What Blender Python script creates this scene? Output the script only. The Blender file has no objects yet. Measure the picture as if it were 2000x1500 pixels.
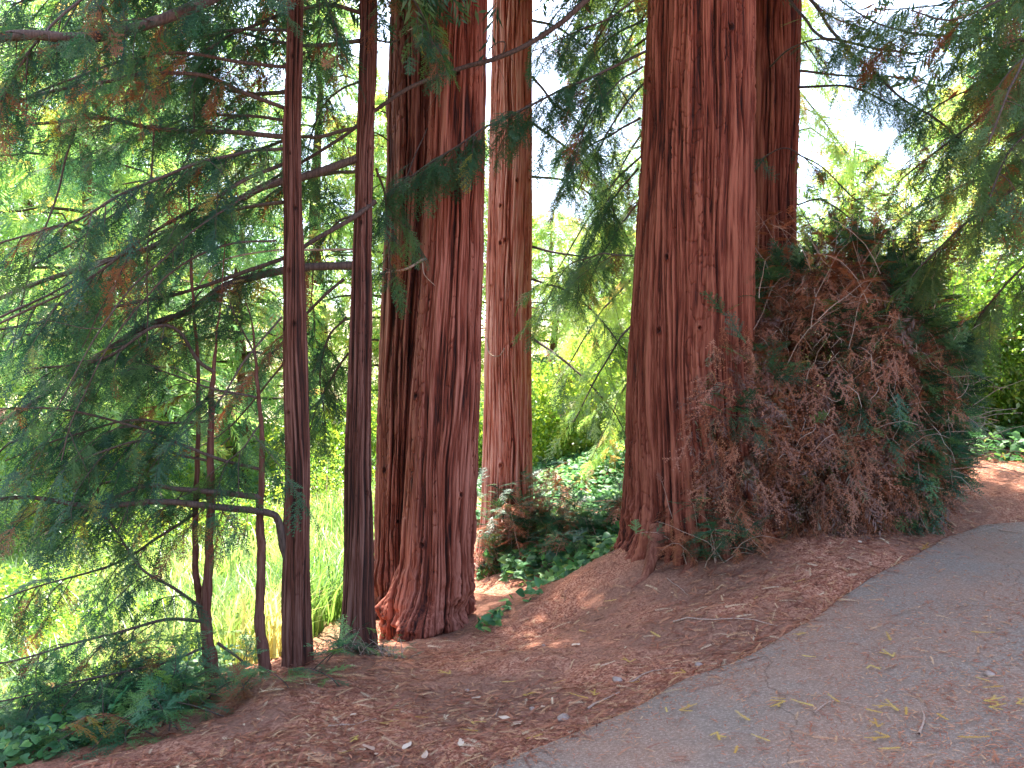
import bpy, math, random
import numpy as np
from mathutils import Vector
RNG = np.random.default_rng(7)
random.seed(7)
sc = bpy.context.scene
COL = sc.collection

# ------------------------------------------------------------------ camera, sky, sun, exposure
CAMZ = 1.6; FPX = 1570.0
cd = bpy.data.cameras.new('camera'); cam = bpy.data.objects.new('camera', cd); COL.objects.link(cam)
cam.location = (0, 0, CAMZ); cam.rotation_euler = (math.radians(90), 0, 0)
cd.sensor_width = 36; cd.lens = 36 * FPX / 2000; cd.clip_end = 2000; cd.clip_start = 0.05
sc.camera = cam
w = bpy.data.worlds.new('World'); sc.world = w; w.use_nodes = True
nt = w.node_tree; bg = nt.nodes['Background']
sky = nt.nodes.new('ShaderNodeTexSky'); sky.sky_type = 'NISHITA'; sky.sun_disc = False
SUN = Vector((-0.12, 0.50, 1.12)).normalized()          # towards the sun: behind the trees
sky.sun_elevation = math.asin(SUN.z); sky.sun_rotation = math.atan2(SUN.x, SUN.y)
sky.air_density = 1.0; sky.dust_density = 2.5; sky.ozone_density = 1.0
nt.links.new(sky.outputs[0], bg.inputs[0]); bg.inputs[1].default_value = 0.15
sd = bpy.data.lights.new('sun', 'SUN'); sd.energy = 5.0; sd.angle = math.radians(0.53); sd.color = (1, .955, .88)
so = bpy.data.objects.new('sun', sd); COL.objects.link(so)
so.rotation_euler = (-SUN).to_track_quat('-Z', 'Y').to_euler(); so.location = (5, 20, 30)
sc.view_settings.view_transform = 'Standard'; sc.view_settings.look = 'None'
sc.view_settings.exposure = 2.65; sc.view_settings.gamma = 1
sc.render.resolution_x = 1024; sc.render.resolution_y = 768
try:
    sc.cycles.max_bounces = 6; sc.cycles.diffuse_bounces = 4; sc.cycles.transmission_bounces = 4
except Exception: pass

# ------------------------------------------------------------------ helpers
def P(u, v, d):                       # photo pixel (2000x1500) at depth d -> world point
    return np.array([(u - 1000) / FPX * d, d, CAMZ + (750 - v) / FPX * d])
def unit(a):
    a = np.asarray(a, float); return a / np.maximum(np.linalg.norm(a, axis=-1, keepdims=True), 1e-9)
def _hash(ix, iy, iz, seed):
    h = (ix * 374761393 + iy * 668265263 + iz * 2147483647 + seed * 1274126177) & 0xffffffff
    h = ((h ^ (h >> 13)) * 1274126177) & 0xffffffff
    h = ((h ^ (h >> 16)) * 2246822519) & 0xffffffff
    return ((h ^ (h >> 15)) & 0xffffff) / float(0xffffff)
def noise(x, y, z=0.0, seed=0):       # value noise 0..1, vectorised
    x, y, z = np.broadcast_arrays(np.asarray(x, float), np.asarray(y, float), np.asarray(z, float))
    ix, iy, iz = np.floor(x).astype(np.int64), np.floor(y).astype(np.int64), np.floor(z).astype(np.int64)
    fx, fy, fz = x - ix, y - iy, z - iz
    fx, fy, fz = [f * f * (3 - 2 * f) for f in (fx, fy, fz)]
    r = 0
    for a in (0, 1):
        wa = fx if a else 1 - fx
        for b in (0, 1):
            wb = fy if b else 1 - fy
            for c in (0, 1):
                wc = fz if c else 1 - fz
                r = r + wa * wb * wc * _hash(ix + a, iy + b, iz + c, seed)
    return r
def fbm(x, y, z=0.0, seed=0, o=4):
    r = 0; a = .5; t = 0
    for i in range(o):
        f = 2.03 ** i
        r = r + a * noise(np.asarray(x) * f, np.asarray(y) * f, np.asarray(z) * f, seed + i * 17); t += a; a *= .5
    return r / t
def sstep(a, b, x):
    t = np.clip((x - a) / (b - a), 0, 1); return t * t * (3 - 2 * t)

class Buf:                            # collects triangles and quads into ONE mesh
    def __init__(s): s.v = []; s.t = []; s.q = []; s.c = []; s.n = 0
    def add(s, v, t=None, q=None, c=0.5):
        v = np.asarray(v, float)
        if t is not None and len(t): s.t.append(np.asarray(t, np.int64) + s.n)
        if q is not None and len(q): s.q.append(np.asarray(q, np.int64) + s.n)
        s.v.append(v); s.c.append(np.broadcast_to(np.asarray(c, float), (len(v),))); s.n += len(v)
    def build(s, name, mat, parent=None, smooth=False, origin=None):
        me = bpy.data.meshes.new(name)
        v = np.concatenate(s.v) if s.v else np.zeros((0, 3))
        o = np.zeros(3) if origin is None else np.asarray(origin, float)
        if parent is not None: o = np.array(parent['_o'])
        v = v - o
        t = np.concatenate(s.t) if s.t else np.zeros((0, 3), np.int64)
        q = np.concatenate(s.q) if s.q else np.zeros((0, 4), np.int64)
        me.vertices.add(len(v)); me.vertices.foreach_set('co', v.astype(np.float32).ravel())
        nl = t.size + q.size; me.loops.add(nl)
        me.loops.foreach_set('vertex_index', np.concatenate([t.ravel(), q.ravel()]).astype(np.int32))
        tot = np.concatenate([np.full(len(t), 3), np.full(len(q), 4)]).astype(np.int32)
        st = np.concatenate([[0], np.cumsum(tot)[:-1]]).astype(np.int32) if len(tot) else tot
        me.polygons.add(len(tot)); me.polygons.foreach_set('loop_start', st); me.polygons.foreach_set('loop_total', tot)
        if smooth: me.polygons.foreach_set('use_smooth', np.ones(len(tot), bool))
        me.update(calc_edges=True)
        at = me.attributes.new('tint', 'FLOAT', 'POINT'); at.data.foreach_set('value', np.concatenate(s.c).astype(np.float32))
        me.materials.append(mat)
        ob = bpy.data.objects.new(name, me); COL.objects.link(ob)
        if parent is not None: ob.parent = parent; ob['_o'] = [float(x) for x in o]
        else: ob.location = o; ob['_o'] = [float(x) for x in o]
        return ob
def tag(o, label=None, cat=None, group=None, kind=None):
    if label: o['label'] = label
    if cat: o['category'] = cat
    if group: o['group'] = group
    if kind: o['kind'] = kind
    return o
def thing(name, loc, label, cat, group=None):
    o = bpy.data.objects.new(name, None); COL.objects.link(o); o.location = tuple(float(x) for x in loc)
    o.empty_display_size = .2; o['_o'] = [float(x) for x in loc]
    return tag(o, label, cat, group)

def spline(pts, n):                   # Catmull-Rom resample, pts (k,m)
    p = np.asarray(pts, float)
    if len(p) == 2: return p[0] + (p[1] - p[0]) * np.linspace(0, 1, n)[:, None]
    q = np.vstack([2 * p[0] - p[1], p, 2 * p[-1] - p[-2]])
    seg = np.linalg.norm(np.diff(p[:, :3], axis=0), axis=1); cum = np.concatenate([[0], np.cumsum(seg)])
    s = np.linspace(0, cum[-1], n); i = np.clip(np.searchsorted(cum, s, side='right') - 1, 0, len(p) - 2)
    t = ((s - cum[i]) / np.maximum(seg[i], 1e-9))[:, None]
    a, b, c, d = q[i], q[i + 1], q[i + 2], q[i + 3]
    return .5 * ((2 * b) + (-a + c) * t + (2 * a - 5 * b + 4 * c - d) * t ** 2 + (-a + 3 * b - 3 * c + d) * t ** 3)
def tube(buf, pts, r, ns=6, c=.5, lump=0.0):
    pts = np.asarray(pts, float); n = len(pts); r = np.broadcast_to(np.asarray(r, float), (n,))
    t = unit(np.gradient(pts, axis=0)); ref = np.array([0.13, 0.21, 1.0]) if abs(t[:, 2]).mean() < .8 else np.array([1.0, .1, 0])
    s = unit(np.cross(t, ref)); b = np.cross(s, t)
    th = np.linspace(0, 2 * np.pi, ns, endpoint=False)
    rr = r[:, None] * np.ones((1, ns))
    if lump: rr = rr * (1 + lump * (RNG.random((n, ns)) - .5))
    ring = pts[:, None] + rr[..., None] * (np.cos(th)[None, :, None] * s[:, None] + np.sin(th)[None, :, None] * b[:, None])
    i = np.arange(n - 1)[:, None]; j = np.arange(ns)[None]
    q = np.stack([i * ns + j, i * ns + (j + 1) % ns, (i + 1) * ns + (j + 1) % ns, (i + 1) * ns + j], -1).reshape(-1, 4)
    buf.add(ring.reshape(-1, 3), q=q, c=c)

# ------------------------------------------------------------------ materials
def mat_base(name):
    m = bpy.data.materials.new(name); m.use_nodes = True; n = m.node_tree.nodes; n.clear()
    out = n.new('ShaderNodeOutputMaterial'); return m, n, m.node_tree.links, out
def ramp(n, stops):
    r = n.new('ShaderNodeValToRGB'); e = r.color_ramp.elements
    e[0].position = stops[0][0]; e[0].color = (*stops[0][1], 1); e[1].position = stops[-1][0]; e[1].color = (*stops[-1][1], 1)
    for p, c in stops[1:-1]:
        x = e.new(p); x.color = (*c, 1)
    return r
def leaf_mat(name, stops, trans=.5, gloss=.06, rough=.45):
    m, n, l, out = mat_base(name)
    a = n.new('ShaderNodeAttribute'); a.attribute_name = 'tint'
    r = ramp(n, stops); l.new(a.outputs['Fac'], r.inputs[0])
    d = n.new('ShaderNodeBsdfDiffuse'); t = n.new('ShaderNodeBsdfTranslucent'); g = n.new('ShaderNodeBsdfGlossy')
    g.inputs['Roughness'].default_value = rough
    hs = n.new('ShaderNodeHueSaturation'); hs.inputs['Hue'].default_value = .49; hs.inputs['Value'].default_value = 1.5; hs.inputs['Saturation'].default_value = 1.1
    l.new(r.outputs[0], d.inputs[0]); l.new(r.outputs[0], hs.inputs['Color']); l.new(hs.outputs[0], t.inputs[0])
    m1 = n.new('ShaderNodeMixShader'); m1.inputs[0].default_value = trans; l.new(d.outputs[0], m1.inputs[1]); l.new(t.outputs[0], m1.inputs[2])
    m2 = n.new('ShaderNodeMixShader'); m2.inputs[0].default_value = gloss; l.new(m1.outputs[0], m2.inputs[1]); l.new(g.outputs[0], m2.inputs[2])
    l.new(m2.outputs[0], out.inputs[0]); return m
BROWN = (.20, .075, .035); BROWN2 = (.30, .13, .06)
# tint 0..0.7 green range, 0.72.. yellow, 0.85..1 dead brown
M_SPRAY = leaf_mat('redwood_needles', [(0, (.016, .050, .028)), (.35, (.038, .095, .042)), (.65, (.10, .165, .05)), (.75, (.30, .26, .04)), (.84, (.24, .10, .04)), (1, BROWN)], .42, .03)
M_LOW = leaf_mat('low_bough_needles', [(0, (.04, .12, .06)), (.35, (.08, .20, .08)), (.65, (.18, .29, .06)), (.75, (.30, .26, .04)), (.84, (.24, .10, .04)), (1, BROWN)], .45, .04)  # lighter copy of the redwood needles, colour raised against the deep shade there
M_FAR = leaf_mat('needles_painted_glow', [(0, (.09, .20, .08)), (.4, (.19, .34, .10)), (.7, (.38, .47, .11)), (.8, (.55, .48, .12)), (1, (.42, .24, .10))], .6, .05)  # greens brightened so the colour itself carries the hazy backlit glow
M_BUSH = leaf_mat('sprout_needles', [(0, (.014, .045, .022)), (.45, (.045, .12, .05)), (.65, (.14, .23, .06)), (.75, (.09, .035, .02)), (.88, (.27, .085, .035)), (1, (.44, .17, .08))], .25, .05)  # the darkest brown stop paints the shade between inner sprays
M_GRASS = leaf_mat('grass_blades', [(0, (.05, .13, .025)), (.5, (.15, .26, .06)), (.85, (.29, .38, .11)), (1, (.48, .44, .16))], .5, .05)
M_BROAD = leaf_mat('broad_leaves', [(0, (.06, .15, .03)), (.5, (.15, .28, .05)), (1, (.38, .46, .08))], .5, .06, .35)
M_IVY = leaf_mat('ivy_leaves', [(0, (.03, .09, .035)), (.5, (.07, .19, .06)), (.85, (.14, .28, .07)), (1, (.30, .34, .08))], .35, .03, .5)
M_LITTER = leaf_mat('fallen_needles', [(0, (.10, .03, .02)), (.4, (.28, .085, .045)), (.7, (.42, .165, .085)), (.9, (.50, .28, .14)), (1, (.62, .46, .30))], .05, .04)
M_YEL = leaf_mat('yellow_sprig', [(0, (.50, .27, .04)), (.6, (.60, .42, .10)), (1, (.36, .15, .05))], .2, .05)
M_PALE = leaf_mat('pale_dry_leaf', [(0, (.42, .24, .16)), (1, (.62, .46, .34))], .05, .05)

def bark_mat(name, dark, mid, pale, fine=1.0, bump=.5):
    m, n, l, out = mat_base(name)
    tc = n.new('ShaderNodeTexCoord'); mp = n.new('ShaderNodeMapping'); mp.inputs['Scale'].default_value = (1, 1, .05)
    l.new(tc.outputs['Object'], mp.inputs[0])
    nz = n.new('ShaderNodeTexNoise'); nz.inputs['Scale'].default_value = 60 * fine; nz.inputs['Detail'].default_value = 6; nz.inputs['Roughness'].default_value = .65
    l.new(mp.outputs[0], nz.inputs[0])
    nb = n.new('ShaderNodeTexNoise'); nb.inputs['Scale'].default_value = 2.6; nb.inputs['Detail'].default_value = 4
    l.new(tc.outputs['Object'], nb.inputs[0])
    a = n.new('ShaderNodeAttribute'); a.attribute_name = 'tint'
    s = n.new('ShaderNodeMath'); s.operation = 'MULTIPLY_ADD'; s.inputs[1].default_value = .95; l.new(nz.outputs[0], s.inputs[0])
    s0 = n.new('ShaderNodeMath'); s0.operation = 'MULTIPLY_ADD'; s0.inputs[1].default_value = .3; s0.inputs[2].default_value = -.37
    l.new(nb.outputs[0], s0.inputs[0]); 
    s1 = n.new('ShaderNodeMath'); s1.operation = 'MULTIPLY_ADD'; s1.inputs[1].default_value = .8; l.new(a.outputs['Fac'], s1.inputs[0]); l.new(s0.outputs[0], s1.inputs[2])
    l.new(s1.outputs[0], s.inputs[2])
    r = ramp(n, [(.22, dark), (.46, mid), (.80, pale)]); l.new(s.outputs[0], r.inputs[0])
    p = n.new('ShaderNodeBsdfPrincipled'); p.inputs['Roughness'].default_value = .85; p.inputs['Specular IOR Level'].default_value = .25
    l.new(r.outputs[0], p.inputs['Base Color'])
    bp = n.new('ShaderNodeBump'); bp.inputs['Strength'].default_value = bump; bp.inputs['Distance'].default_value = .012
    l.new(s.outputs[0], bp.inputs['Height']); l.new(bp.outputs[0], p.inputs['Normal'])
    l.new(p.outputs[0], out.inputs[0]); return m
M_BARK = bark_mat('redwood_bark', (.018, .0045, .003), (.120, .022, .0095), (.27, .082, .046))
M_BARKC = bark_mat('redwood_bark_shaded', (.018, .005, .003), (.095, .021, .011), (.28, .10, .07))  # darkened bark copy for the rear twin trunk, shade put into its colour
M_BARKD = bark_mat('redwood_bark_grey_red', (.022, .005, .0035), (.145, .029, .014), (.34, .12, .08))
M_BARK2 = bark_mat('redwood_bark_pale', (.10, .022, .015), (.37, .085, .052), (.56, .24, .19))
M_BARK3 = bark_mat('slender_bark', (.016, .006, .004), (.075, .021, .012), (.17, .075, .055), 1.4)
M_LIMB = bark_mat('limb_bark', (.015, .010, .008), (.042, .026, .02), (.12, .08, .065), 1.6, .4)
M_TWIG = bark_mat('dry_twig', (.14, .07, .05), (.28, .16, .11), (.45, .32, .25), 2, .3)

def ground_mat():
    m, n, l, out = mat_base('forest_soil')
    tc = n.new('ShaderNodeTexCoord')
    a = n.new('ShaderNodeTexNoise'); a.inputs['Scale'].default_value = 1.3; a.inputs['Detail'].default_value = 6; l.new(tc.outputs['Object'], a.inputs[0])
    b = n.new('ShaderNodeTexNoise'); b.inputs['Scale'].default_value = 55; b.inputs['Detail'].default_value = 5; b.inputs['Roughness'].default_value = .7; l.new(tc.outputs['Object'], b.inputs[0])
    v = n.new('ShaderNodeTexVoronoi'); v.inputs['Scale'].default_value = 90; l.new(tc.outputs['Object'], v.inputs[0])
    r1 = ramp(n, [(.25, (.10, .045, .030)), (.5, (.235, .108, .07)), (.75, (.38, .195, .13))]); l.new(b.outputs[0], r1.inputs[0])
    r2 = ramp(n, [(.25, (.20, .06, .035)), (.5, (.36, .13, .075)), (.75, (.52, .25, .155))]); l.new(v.outputs['Color'], r2.inputs[0])
    rf = ramp(n, [(.4, (0, 0, 0)), (.6, (1, 1, 1))]); l.new(a.outputs[0], rf.inputs[0])
    mx = n.new('ShaderNodeMix'); mx.data_type = 'RGBA'; l.new(rf.outputs[0], mx.inputs[0]); l.new(r1.outputs[0], mx.inputs[6]); l.new(r2.outputs[0], mx.inputs[7])
    p = n.new('ShaderNodeBsdfPrincipled'); p.inputs['Roughness'].default_value = .95; p.inputs['Specular IOR Level'].default_value = .15
    at = n.new('ShaderNodeAttribute'); at.attribute_name = 'tint'
    mg = n.new('ShaderNodeMix'); mg.data_type = 'RGBA'; l.new(at.outputs['Fac'], mg.inputs[0]); l.new(mx.outputs[2], mg.inputs[6])
    rg = ramp(n, [(.3, (.05, .08, .02)), (.7, (.12, .16, .04))]); l.new(b.outputs[0], rg.inputs[0]); l.new(rg.outputs[0], mg.inputs[7])
    l.new(mg.outputs[2], p.inputs['Base Color'])
    bp = n.new('ShaderNodeBump'); bp.inputs['Strength'].default_value = .8; bp.inputs['Distance'].default_value = .015
    l.new(b.outputs[0], bp.inputs['Height']); l.new(bp.outputs[0], p.inputs['Normal']); l.new(p.outputs[0], out.inputs[0]); return m
def asphalt_mat():
    m, n, l, out = mat_base('worn_asphalt')
    tc = n.new('ShaderNodeTexCoord')
    b = n.new('ShaderNodeTexNoise'); b.inputs['Scale'].default_value = 75; b.inputs['Detail'].default_value = 4; b.inputs['Roughness'].default_value = .8; l.new(tc.outputs['Object'], b.inputs[0])
    a = n.new('ShaderNodeTexNoise'); a.inputs['Scale'].default_value = 1.7; a.inputs['Detail'].default_value = 7; a.inputs['Roughness'].default_value = .6; l.new(tc.outputs['Object'], a.inputs[0])
    v = n.new('ShaderNodeTexVoronoi'); v.inputs['Scale'].default_value = 170; l.new(tc.outputs['Object'], v.inputs[0])
    r = ramp(n, [(.3, (.09, .058, .044)), (.5, (.225, .155, .115)), (.68, (.50, .37, .29))]); l.new(b.outputs[0], r.inputs[0])
    r2 = ramp(n, [(.40, (.23, .165, .125)), (.60, (.31, .16, .10))]); l.new(a.outputs[0], r2.inputs[0])
    mx = n.new('ShaderNodeMix'); mx.data_type = 'RGBA'; mx.inputs[0].default_value = .5; l.new(r.outputs[0], mx.inputs[6]); l.new(r2.outputs[0], mx.inputs[7])
    # hairline cracks
    cv = n.new('ShaderNodeTexVoronoi'); cv.feature = 'DISTANCE_TO_EDGE'; cv.inputs['Scale'].default_value = .75
    wn = n.new('ShaderNodeTexNoise'); wn.inputs['Scale'].default_value = 3.5; wn.inputs['Detail'].default_value = 6; l.new(tc.outputs['Object'], wn.inputs[0])
    ad = n.new('ShaderNodeMix'); ad.data_type = 'VECTOR'; ad.inputs[0].default_value = .22; l.new(tc.outputs['Object'], ad.inputs[4]); l.new(wn.outputs['Color'], ad.inputs[5])
    l.new(ad.outputs[1], cv.inputs[0])
    cr = ramp(n, [(.0012, (.62, .58, .55)), (.0035, (1, 1, 1))]); l.new(cv.outputs['Distance'], cr.inputs[0])
    mm = n.new('ShaderNodeMix'); mm.data_type = 'RGBA'; mm.blend_type = 'MULTIPLY'; mm.inputs[0].default_value = 1; l.new(mx.outputs[2], mm.inputs[6]); l.new(cr.outputs[0], mm.inputs[7])
    p = n.new('ShaderNodeBsdfPrincipled'); p.inputs['Roughness'].default_value = .9; p.inputs['Specular IOR Level'].default_value = .2
    l.new(mm.outputs[2], p.inputs['Base Color'])
    bp = n.new('ShaderNodeBump'); bp.inputs['Strength'].default_value = .6; bp.inputs['Distance'].default_value = .006
    l.new(v.outputs['Distance'], bp.inputs['Height']); l.new(bp.outputs[0], p.inputs['Normal']); l.new(p.outputs[0], out.inputs[0]); return m
def plain_noise_mat(name, c1, c2, scale, rough=.9):
    m, n, l, out = mat_base(name); tc = n.new('ShaderNodeTexCoord')
    b = n.new('ShaderNodeTexNoise'); b.inputs['Scale'].default_value = scale; b.inputs['Detail'].default_value = 6; l.new(tc.outputs['Object'], b.inputs[0])
    r = ramp(n, [(.3, c1), (.7, c2)]); l.new(b.outputs[0], r.inputs[0])
    p = n.new('ShaderNodeBsdfPrincipled'); p.inputs['Roughness'].default_value = rough; l.new(r.outputs[0], p.inputs['Base Color'])
    l.new(p.outputs[0], out.inputs[0]); return m
M_SOIL = ground_mat(); M_ASPH = asphalt_mat()
M_HILL = plain_noise_mat('dry_grass_hill', (.30, .25, .12), (.50, .42, .26), .4)
M_STONE = plain_noise_mat('stone', (.20, .13, .10), (.36, .26, .21), 30)

# ------------------------------------------------------------------ terrain
ctl = [P(*a) for a in [(1000,1500,3.35),(1440,1305,4.15),(1880,1040,6.6),(2000,870,10),(100,1500,3.83),(230,1440,4.2),(450,1330,4.88),
    (560,1300,5.06),(697,1250,5.6),(1310,1075,6.4),(1215,1065,6.6),(1600,1040,6.2),(1880,985,7.0),(900,1288,5.2),(765,1288,5.3),
    (850,1240,6.2),(780,1250,6.3),(925,1160,7.3),(1000,1170,7.5),(980,1120,9),(990,1095,10),(1080,1150,7.6),(1150,1120,7.4),
    (1200,1000,9),(1150,950,10.5),(1100,930,12),(640,1230,7.5),(550,1290,5.7),(300,1200,9),(150,1400,6),(0,1450,5),(20,1300,8),
    (400,1050,18),(640,1000,20),(1080,1220,5.9),(1150,1180,6.0)]]
ctl += [np.array(a, float) for a in [(0,0,0),(-3,0,-.4),(3,0,.35),(0,-6,0),(6,3,.7),(9,8,1.1),(4,10.5,.75),(7,15,1.2),(2.5,17,.5),(0,20,-.6),
    (-12,6,-1.8),(-12,16,-2.1),(-6,0,-1.0),(-8,3,-1.5),(-6,20,-1.9),(8,-4,.9),(-8,-6,-1.0)]]
ctl = np.array(ctl)
def _tps(r): return np.where(r > 0, r * r * np.log(np.maximum(r, 1e-9)), 0)
_K = _tps(np.linalg.norm(ctl[:, None, :2] - ctl[None, :, :2], axis=2)) + np.eye(len(ctl)) * .03
_Q = np.hstack([np.ones((len(ctl), 1)), ctl[:, :2]])
_A = np.block([[_K, _Q], [_Q.T, np.zeros((3, 3))]]); _W = np.linalg.solve(_A, np.concatenate([ctl[:, 2], [0, 0, 0]]))
def H(x, y):
    x = np.asarray(x, float); y = np.asarray(y, float); sh = x.shape; x = x.ravel(); y = y.ravel()
    r = np.sqrt((x[:, None] - ctl[:, 0]) ** 2 + (y[:, None] - ctl[:, 1]) ** 2)
    z = _tps(r) @ _W[:-3] + _W[-3] + _W[-2] * x + _W[-1] * y
    far = np.clip(.06 * x, -2.2, 1.6) - .6
    k = sstep(9, 26, np.hypot(x, (y - 8) * .8))
    return (z * (1 - k) + far * k).reshape(sh)
def ground_at(u, v):                  # where the ray through a photo pixel meets the ground
    d = np.arange(2, 26, .03); z = CAMZ + (750 - v) / FPX * d; x = (u - 1000) / FPX * d
    h = H(x, d); i = np.argmax(z <= h)
    return np.array([x[i], d[i], h[i]])
# asphalt edge curve
edge = [(-6.5, -1.2), (-3.4, 1.1), (-1.3, 2.45)] + [tuple(ground_at(u, v)[:2]) for u, v in [(1000,1499),(1120,1443),(1250,1388),(1330,1342),(1440,1303),(1590,1218),(1700,1135),(1790,1088),(1880,1043)]]
edge += [(edge[-1][0] + .8, edge[-1][1] - .05), (edge[-1][0] + 4, edge[-1][1] - .6), (edge[-1][0] + 12, edge[-1][1] - 1.5)]
EDGE = spline(np.array([(a, b, 0) for a, b in edge]), 260)[:, :2]
EDGE += (np.stack([noise(np.arange(260) * .35, 0, 0, 5), noise(np.arange(260) * .35, 9, 0, 6)], 1) - .5) * .035
def edge_dist(x, y):                  # >0 on the asphalt side
    x = np.asarray(x, float); y = np.asarray(y, float); sh = x.shape; x = x.ravel(); y = y.ravel(); out = np.zeros(len(x))
    T = unit(np.gradient(EDGE, axis=0))
    for s in range(0, len(x), 20000):
        dx = x[s:s + 20000, None] - EDGE[:, 0]; dy = y[s:s + 20000, None] - EDGE[:, 1]; d2 = dx * dx + dy * dy
        i = d2.argmin(1); k = np.arange(len(i))
        side = T[i, 0] * dy[k, i] - T[i, 1] * dx[k, i]
        out[s:s + 20000] = np.where(side < 0, 1, -1) * np.sqrt(d2[k, i])
    return out.reshape(sh)
def Hn(x, y):                         # ground with its lumps
    e = edge_dist(x, y); k = sstep(.02, -.25, e); far = sstep(30, 15, np.asarray(y))
    n = (fbm(np.asarray(x) * 1.6, np.asarray(y) * 1.6, 0, 3, 4) - .5) * .12 + (fbm(np.asarray(x) * 9, np.asarray(y) * 9, 0, 8, 4) - .5) * .035
    return H(x, y) + n * k * far - sstep(-.05, .1, e) * .02
def axis(a, segs):
    r = [np.array([a])]
    for b, n in segs: r.append(np.linspace(r[-1][-1], b, n + 1)[1:])
    return np.concatenate(r)
gx = axis(-150, [(-40, 12), (-12, 24), (-3.5, 60), (4.5, 330), (12, 60), (40, 24), (150, 12)])
gy = axis(-30, [(-4, 10), (2.5, 26), (8.5, 300), (14, 80), (30, 40), (160, 20)])
X, Y = np.meshgrid(gx, gy); Z = Hn(X, Y)
green = sstep(6.5, 8.5, Y) * sstep(-.9, -1.6, X + (Y - 8) * -.12) ; green = np.maximum(green, sstep(12, 15, Y))
green = np.maximum(green, sstep(-2.6, -3.3, X - .25 * (Y - 4)))
b = Buf(); nx = len(gx); i = np.arange(len(gy) - 1)[:, None]; j = np.arange(nx - 1)[None]
q = np.stack([i * nx + j, i * nx + j + 1, (i + 1) * nx + j + 1, (i + 1) * nx + j], -1).reshape(-1, 4)
b.add(np.stack([X, Y, Z], -1).reshape(-1, 3), q=q, c=green.ravel()); tag(b.build('ground', M_SOIL, smooth=True), kind='structure')
# far hillside of dry grass
b = Buf(); hx = np.linspace(-160, 160, 60); hy = np.linspace(42, 190, 30); X, Y = np.meshgrid(hx, hy)
Zh = -1.9 + 17 * sstep(42, 150, Y) * (.6 + .8 * noise(X * .02, Y * .02, 0, 4)) * (1 - .55 * sstep(-20, 60, X)) + (noise(X * .2, Y * .2) - .5) * .6
i = np.arange(29)[:, None]; j = np.arange(59)[None]
b.add(np.stack([X, Y, Zh], -1).reshape(-1, 3), q=np.stack([i * 60 + j, i * 60 + j + 1, (i + 1) * 60 + j + 1, (i + 1) * 60 + j], -1).reshape(-1, 4))
tag(b.build('hillside', M_HILL, smooth=True), kind='structure')
# asphalt sheet with a broken edge
b = Buf(); T = unit(np.gradient(EDGE, axis=0)); N = np.stack([T[:, 1], -T[:, 0]], 1); s = np.array([0, 0, .012, .05, .2, .5, 1, 1.6, 2.4, 3.2, 4.2, 7.0])
cross = EDGE[:, None] + np.array([.4, -.917])[None, None] * s[None, :, None]
zz = H(cross[..., 0], cross[..., 1]) + .022 + (noise(cross[..., 0] * 2, cross[..., 1] * 2, 0, 2) - .5) * .012
zz[:, 0] -= .05; zz[:, 1] -= .004
n1, n2 = zz.shape; i = np.arange(n1 - 1)[:, None]; j = np.arange(n2 - 1)[None]
b.add(np.dstack([cross, zz]).reshape(-1, 3), q=np.stack([i * n2 + j, i * n2 + j + 1, (i + 1) * n2 + j + 1, (i + 1) * n2 + j], -1).reshape(-1, 4))
tag(b.build('asphalt_path', M_ASPH), kind='structure')
def surf(x, y):                       # top of ground or asphalt
    e = edge_dist(x, y); return np.where(e > 0.01, H(x, y) + .024, Hn(x, y))

# ------------------------------------------------------------------ foliage templates
def frond_template(seed, nside=9, space=.065, nl=.13, nw=.05, side=.44):
    r = np.random.default_rng(seed); V = []; T = []
    def tri(a, b, c):
        k = len(V); V.extend([a, b, c]); T.append((k, k + 1, k + 2))
    def twig(p0, ang, L, wid):
        d = np.array([math.cos(ang), math.sin(ang), 0]); s = np.array([-d[1], d[0], 0])
        sag = r.uniform(.1, .35) * L
        f = lambda t: p0 + d * L * t + np.array([0, 0, -sag * t * t])
        tri(p0 - s * wid, p0 + s * wid, f(1.0))
        m = max(2, int(L / space))
        for i in range(m):
            t = (i + .6) / m; p = f(t); ln = nl * (1 - .45 * t) * r.uniform(.8, 1.15)
            for sg in (-1, 1):
                a = ang + sg * r.uniform(.55, .95); e = p + np.array([math.cos(a), math.sin(a), r.uniform(-.25, .1)]) * ln
                o = d * nw * .5
                tri(p - o, p + o, e)
        return f
    f = twig(np.zeros(3), 0, 1.0, .008)
    for i in range(nside):
        t = .08 + .84 * (i + r.uniform(-.2, .2)) / nside; p = f(min(max(t, .03), .97))
        twig(p, (1 if i % 2 else -1) * r.uniform(.65, .95), side * (1 - .65 * t) * r.uniform(.75, 1.15), .005)
    return np.array(V), np.array(T)
FR_HI = [frond_template(s) for s in range(5)]
FR_SP = [frond_template(s + 20, nside=0, space=.05, nl=.16, nw=.03) for s in range(4)]     # one simple sprig
FR_DRY = [frond_template(s + 40, nside=6, space=.07, nl=.09, nw=.034, side=.42) for s in range(4)]
def frond_lo(seed, n=12, wid=.02):
    r = np.random.default_rng(seed); V = []; T = []
    for i in range(n):
        t = i / n; p = np.array([t * .9, 0, -.2 * t * t])
        for sg in (-1, 1):
            if r.random() < .15: continue
            a = sg * r.uniform(.45, .95); L = .36 * (1 - .6 * t) * r.uniform(.7, 1.2); d = np.array([math.cos(a), math.sin(a), r.uniform(-.4, .1)])
            s = np.array([-d[1], d[0], r.uniform(-.5, .5)]) * wid * r.uniform(.7, 1.3)
            k = len(V); V += [p, p + d * L * .5 + s, p + d * L, p + d * L * .5 - s]; T += [(k, k + 1, k + 2), (k, k + 2, k + 3)]
    return np.array(V), np.array(T)
FR_LO = [frond_lo(s) for s in range(5)]
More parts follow.
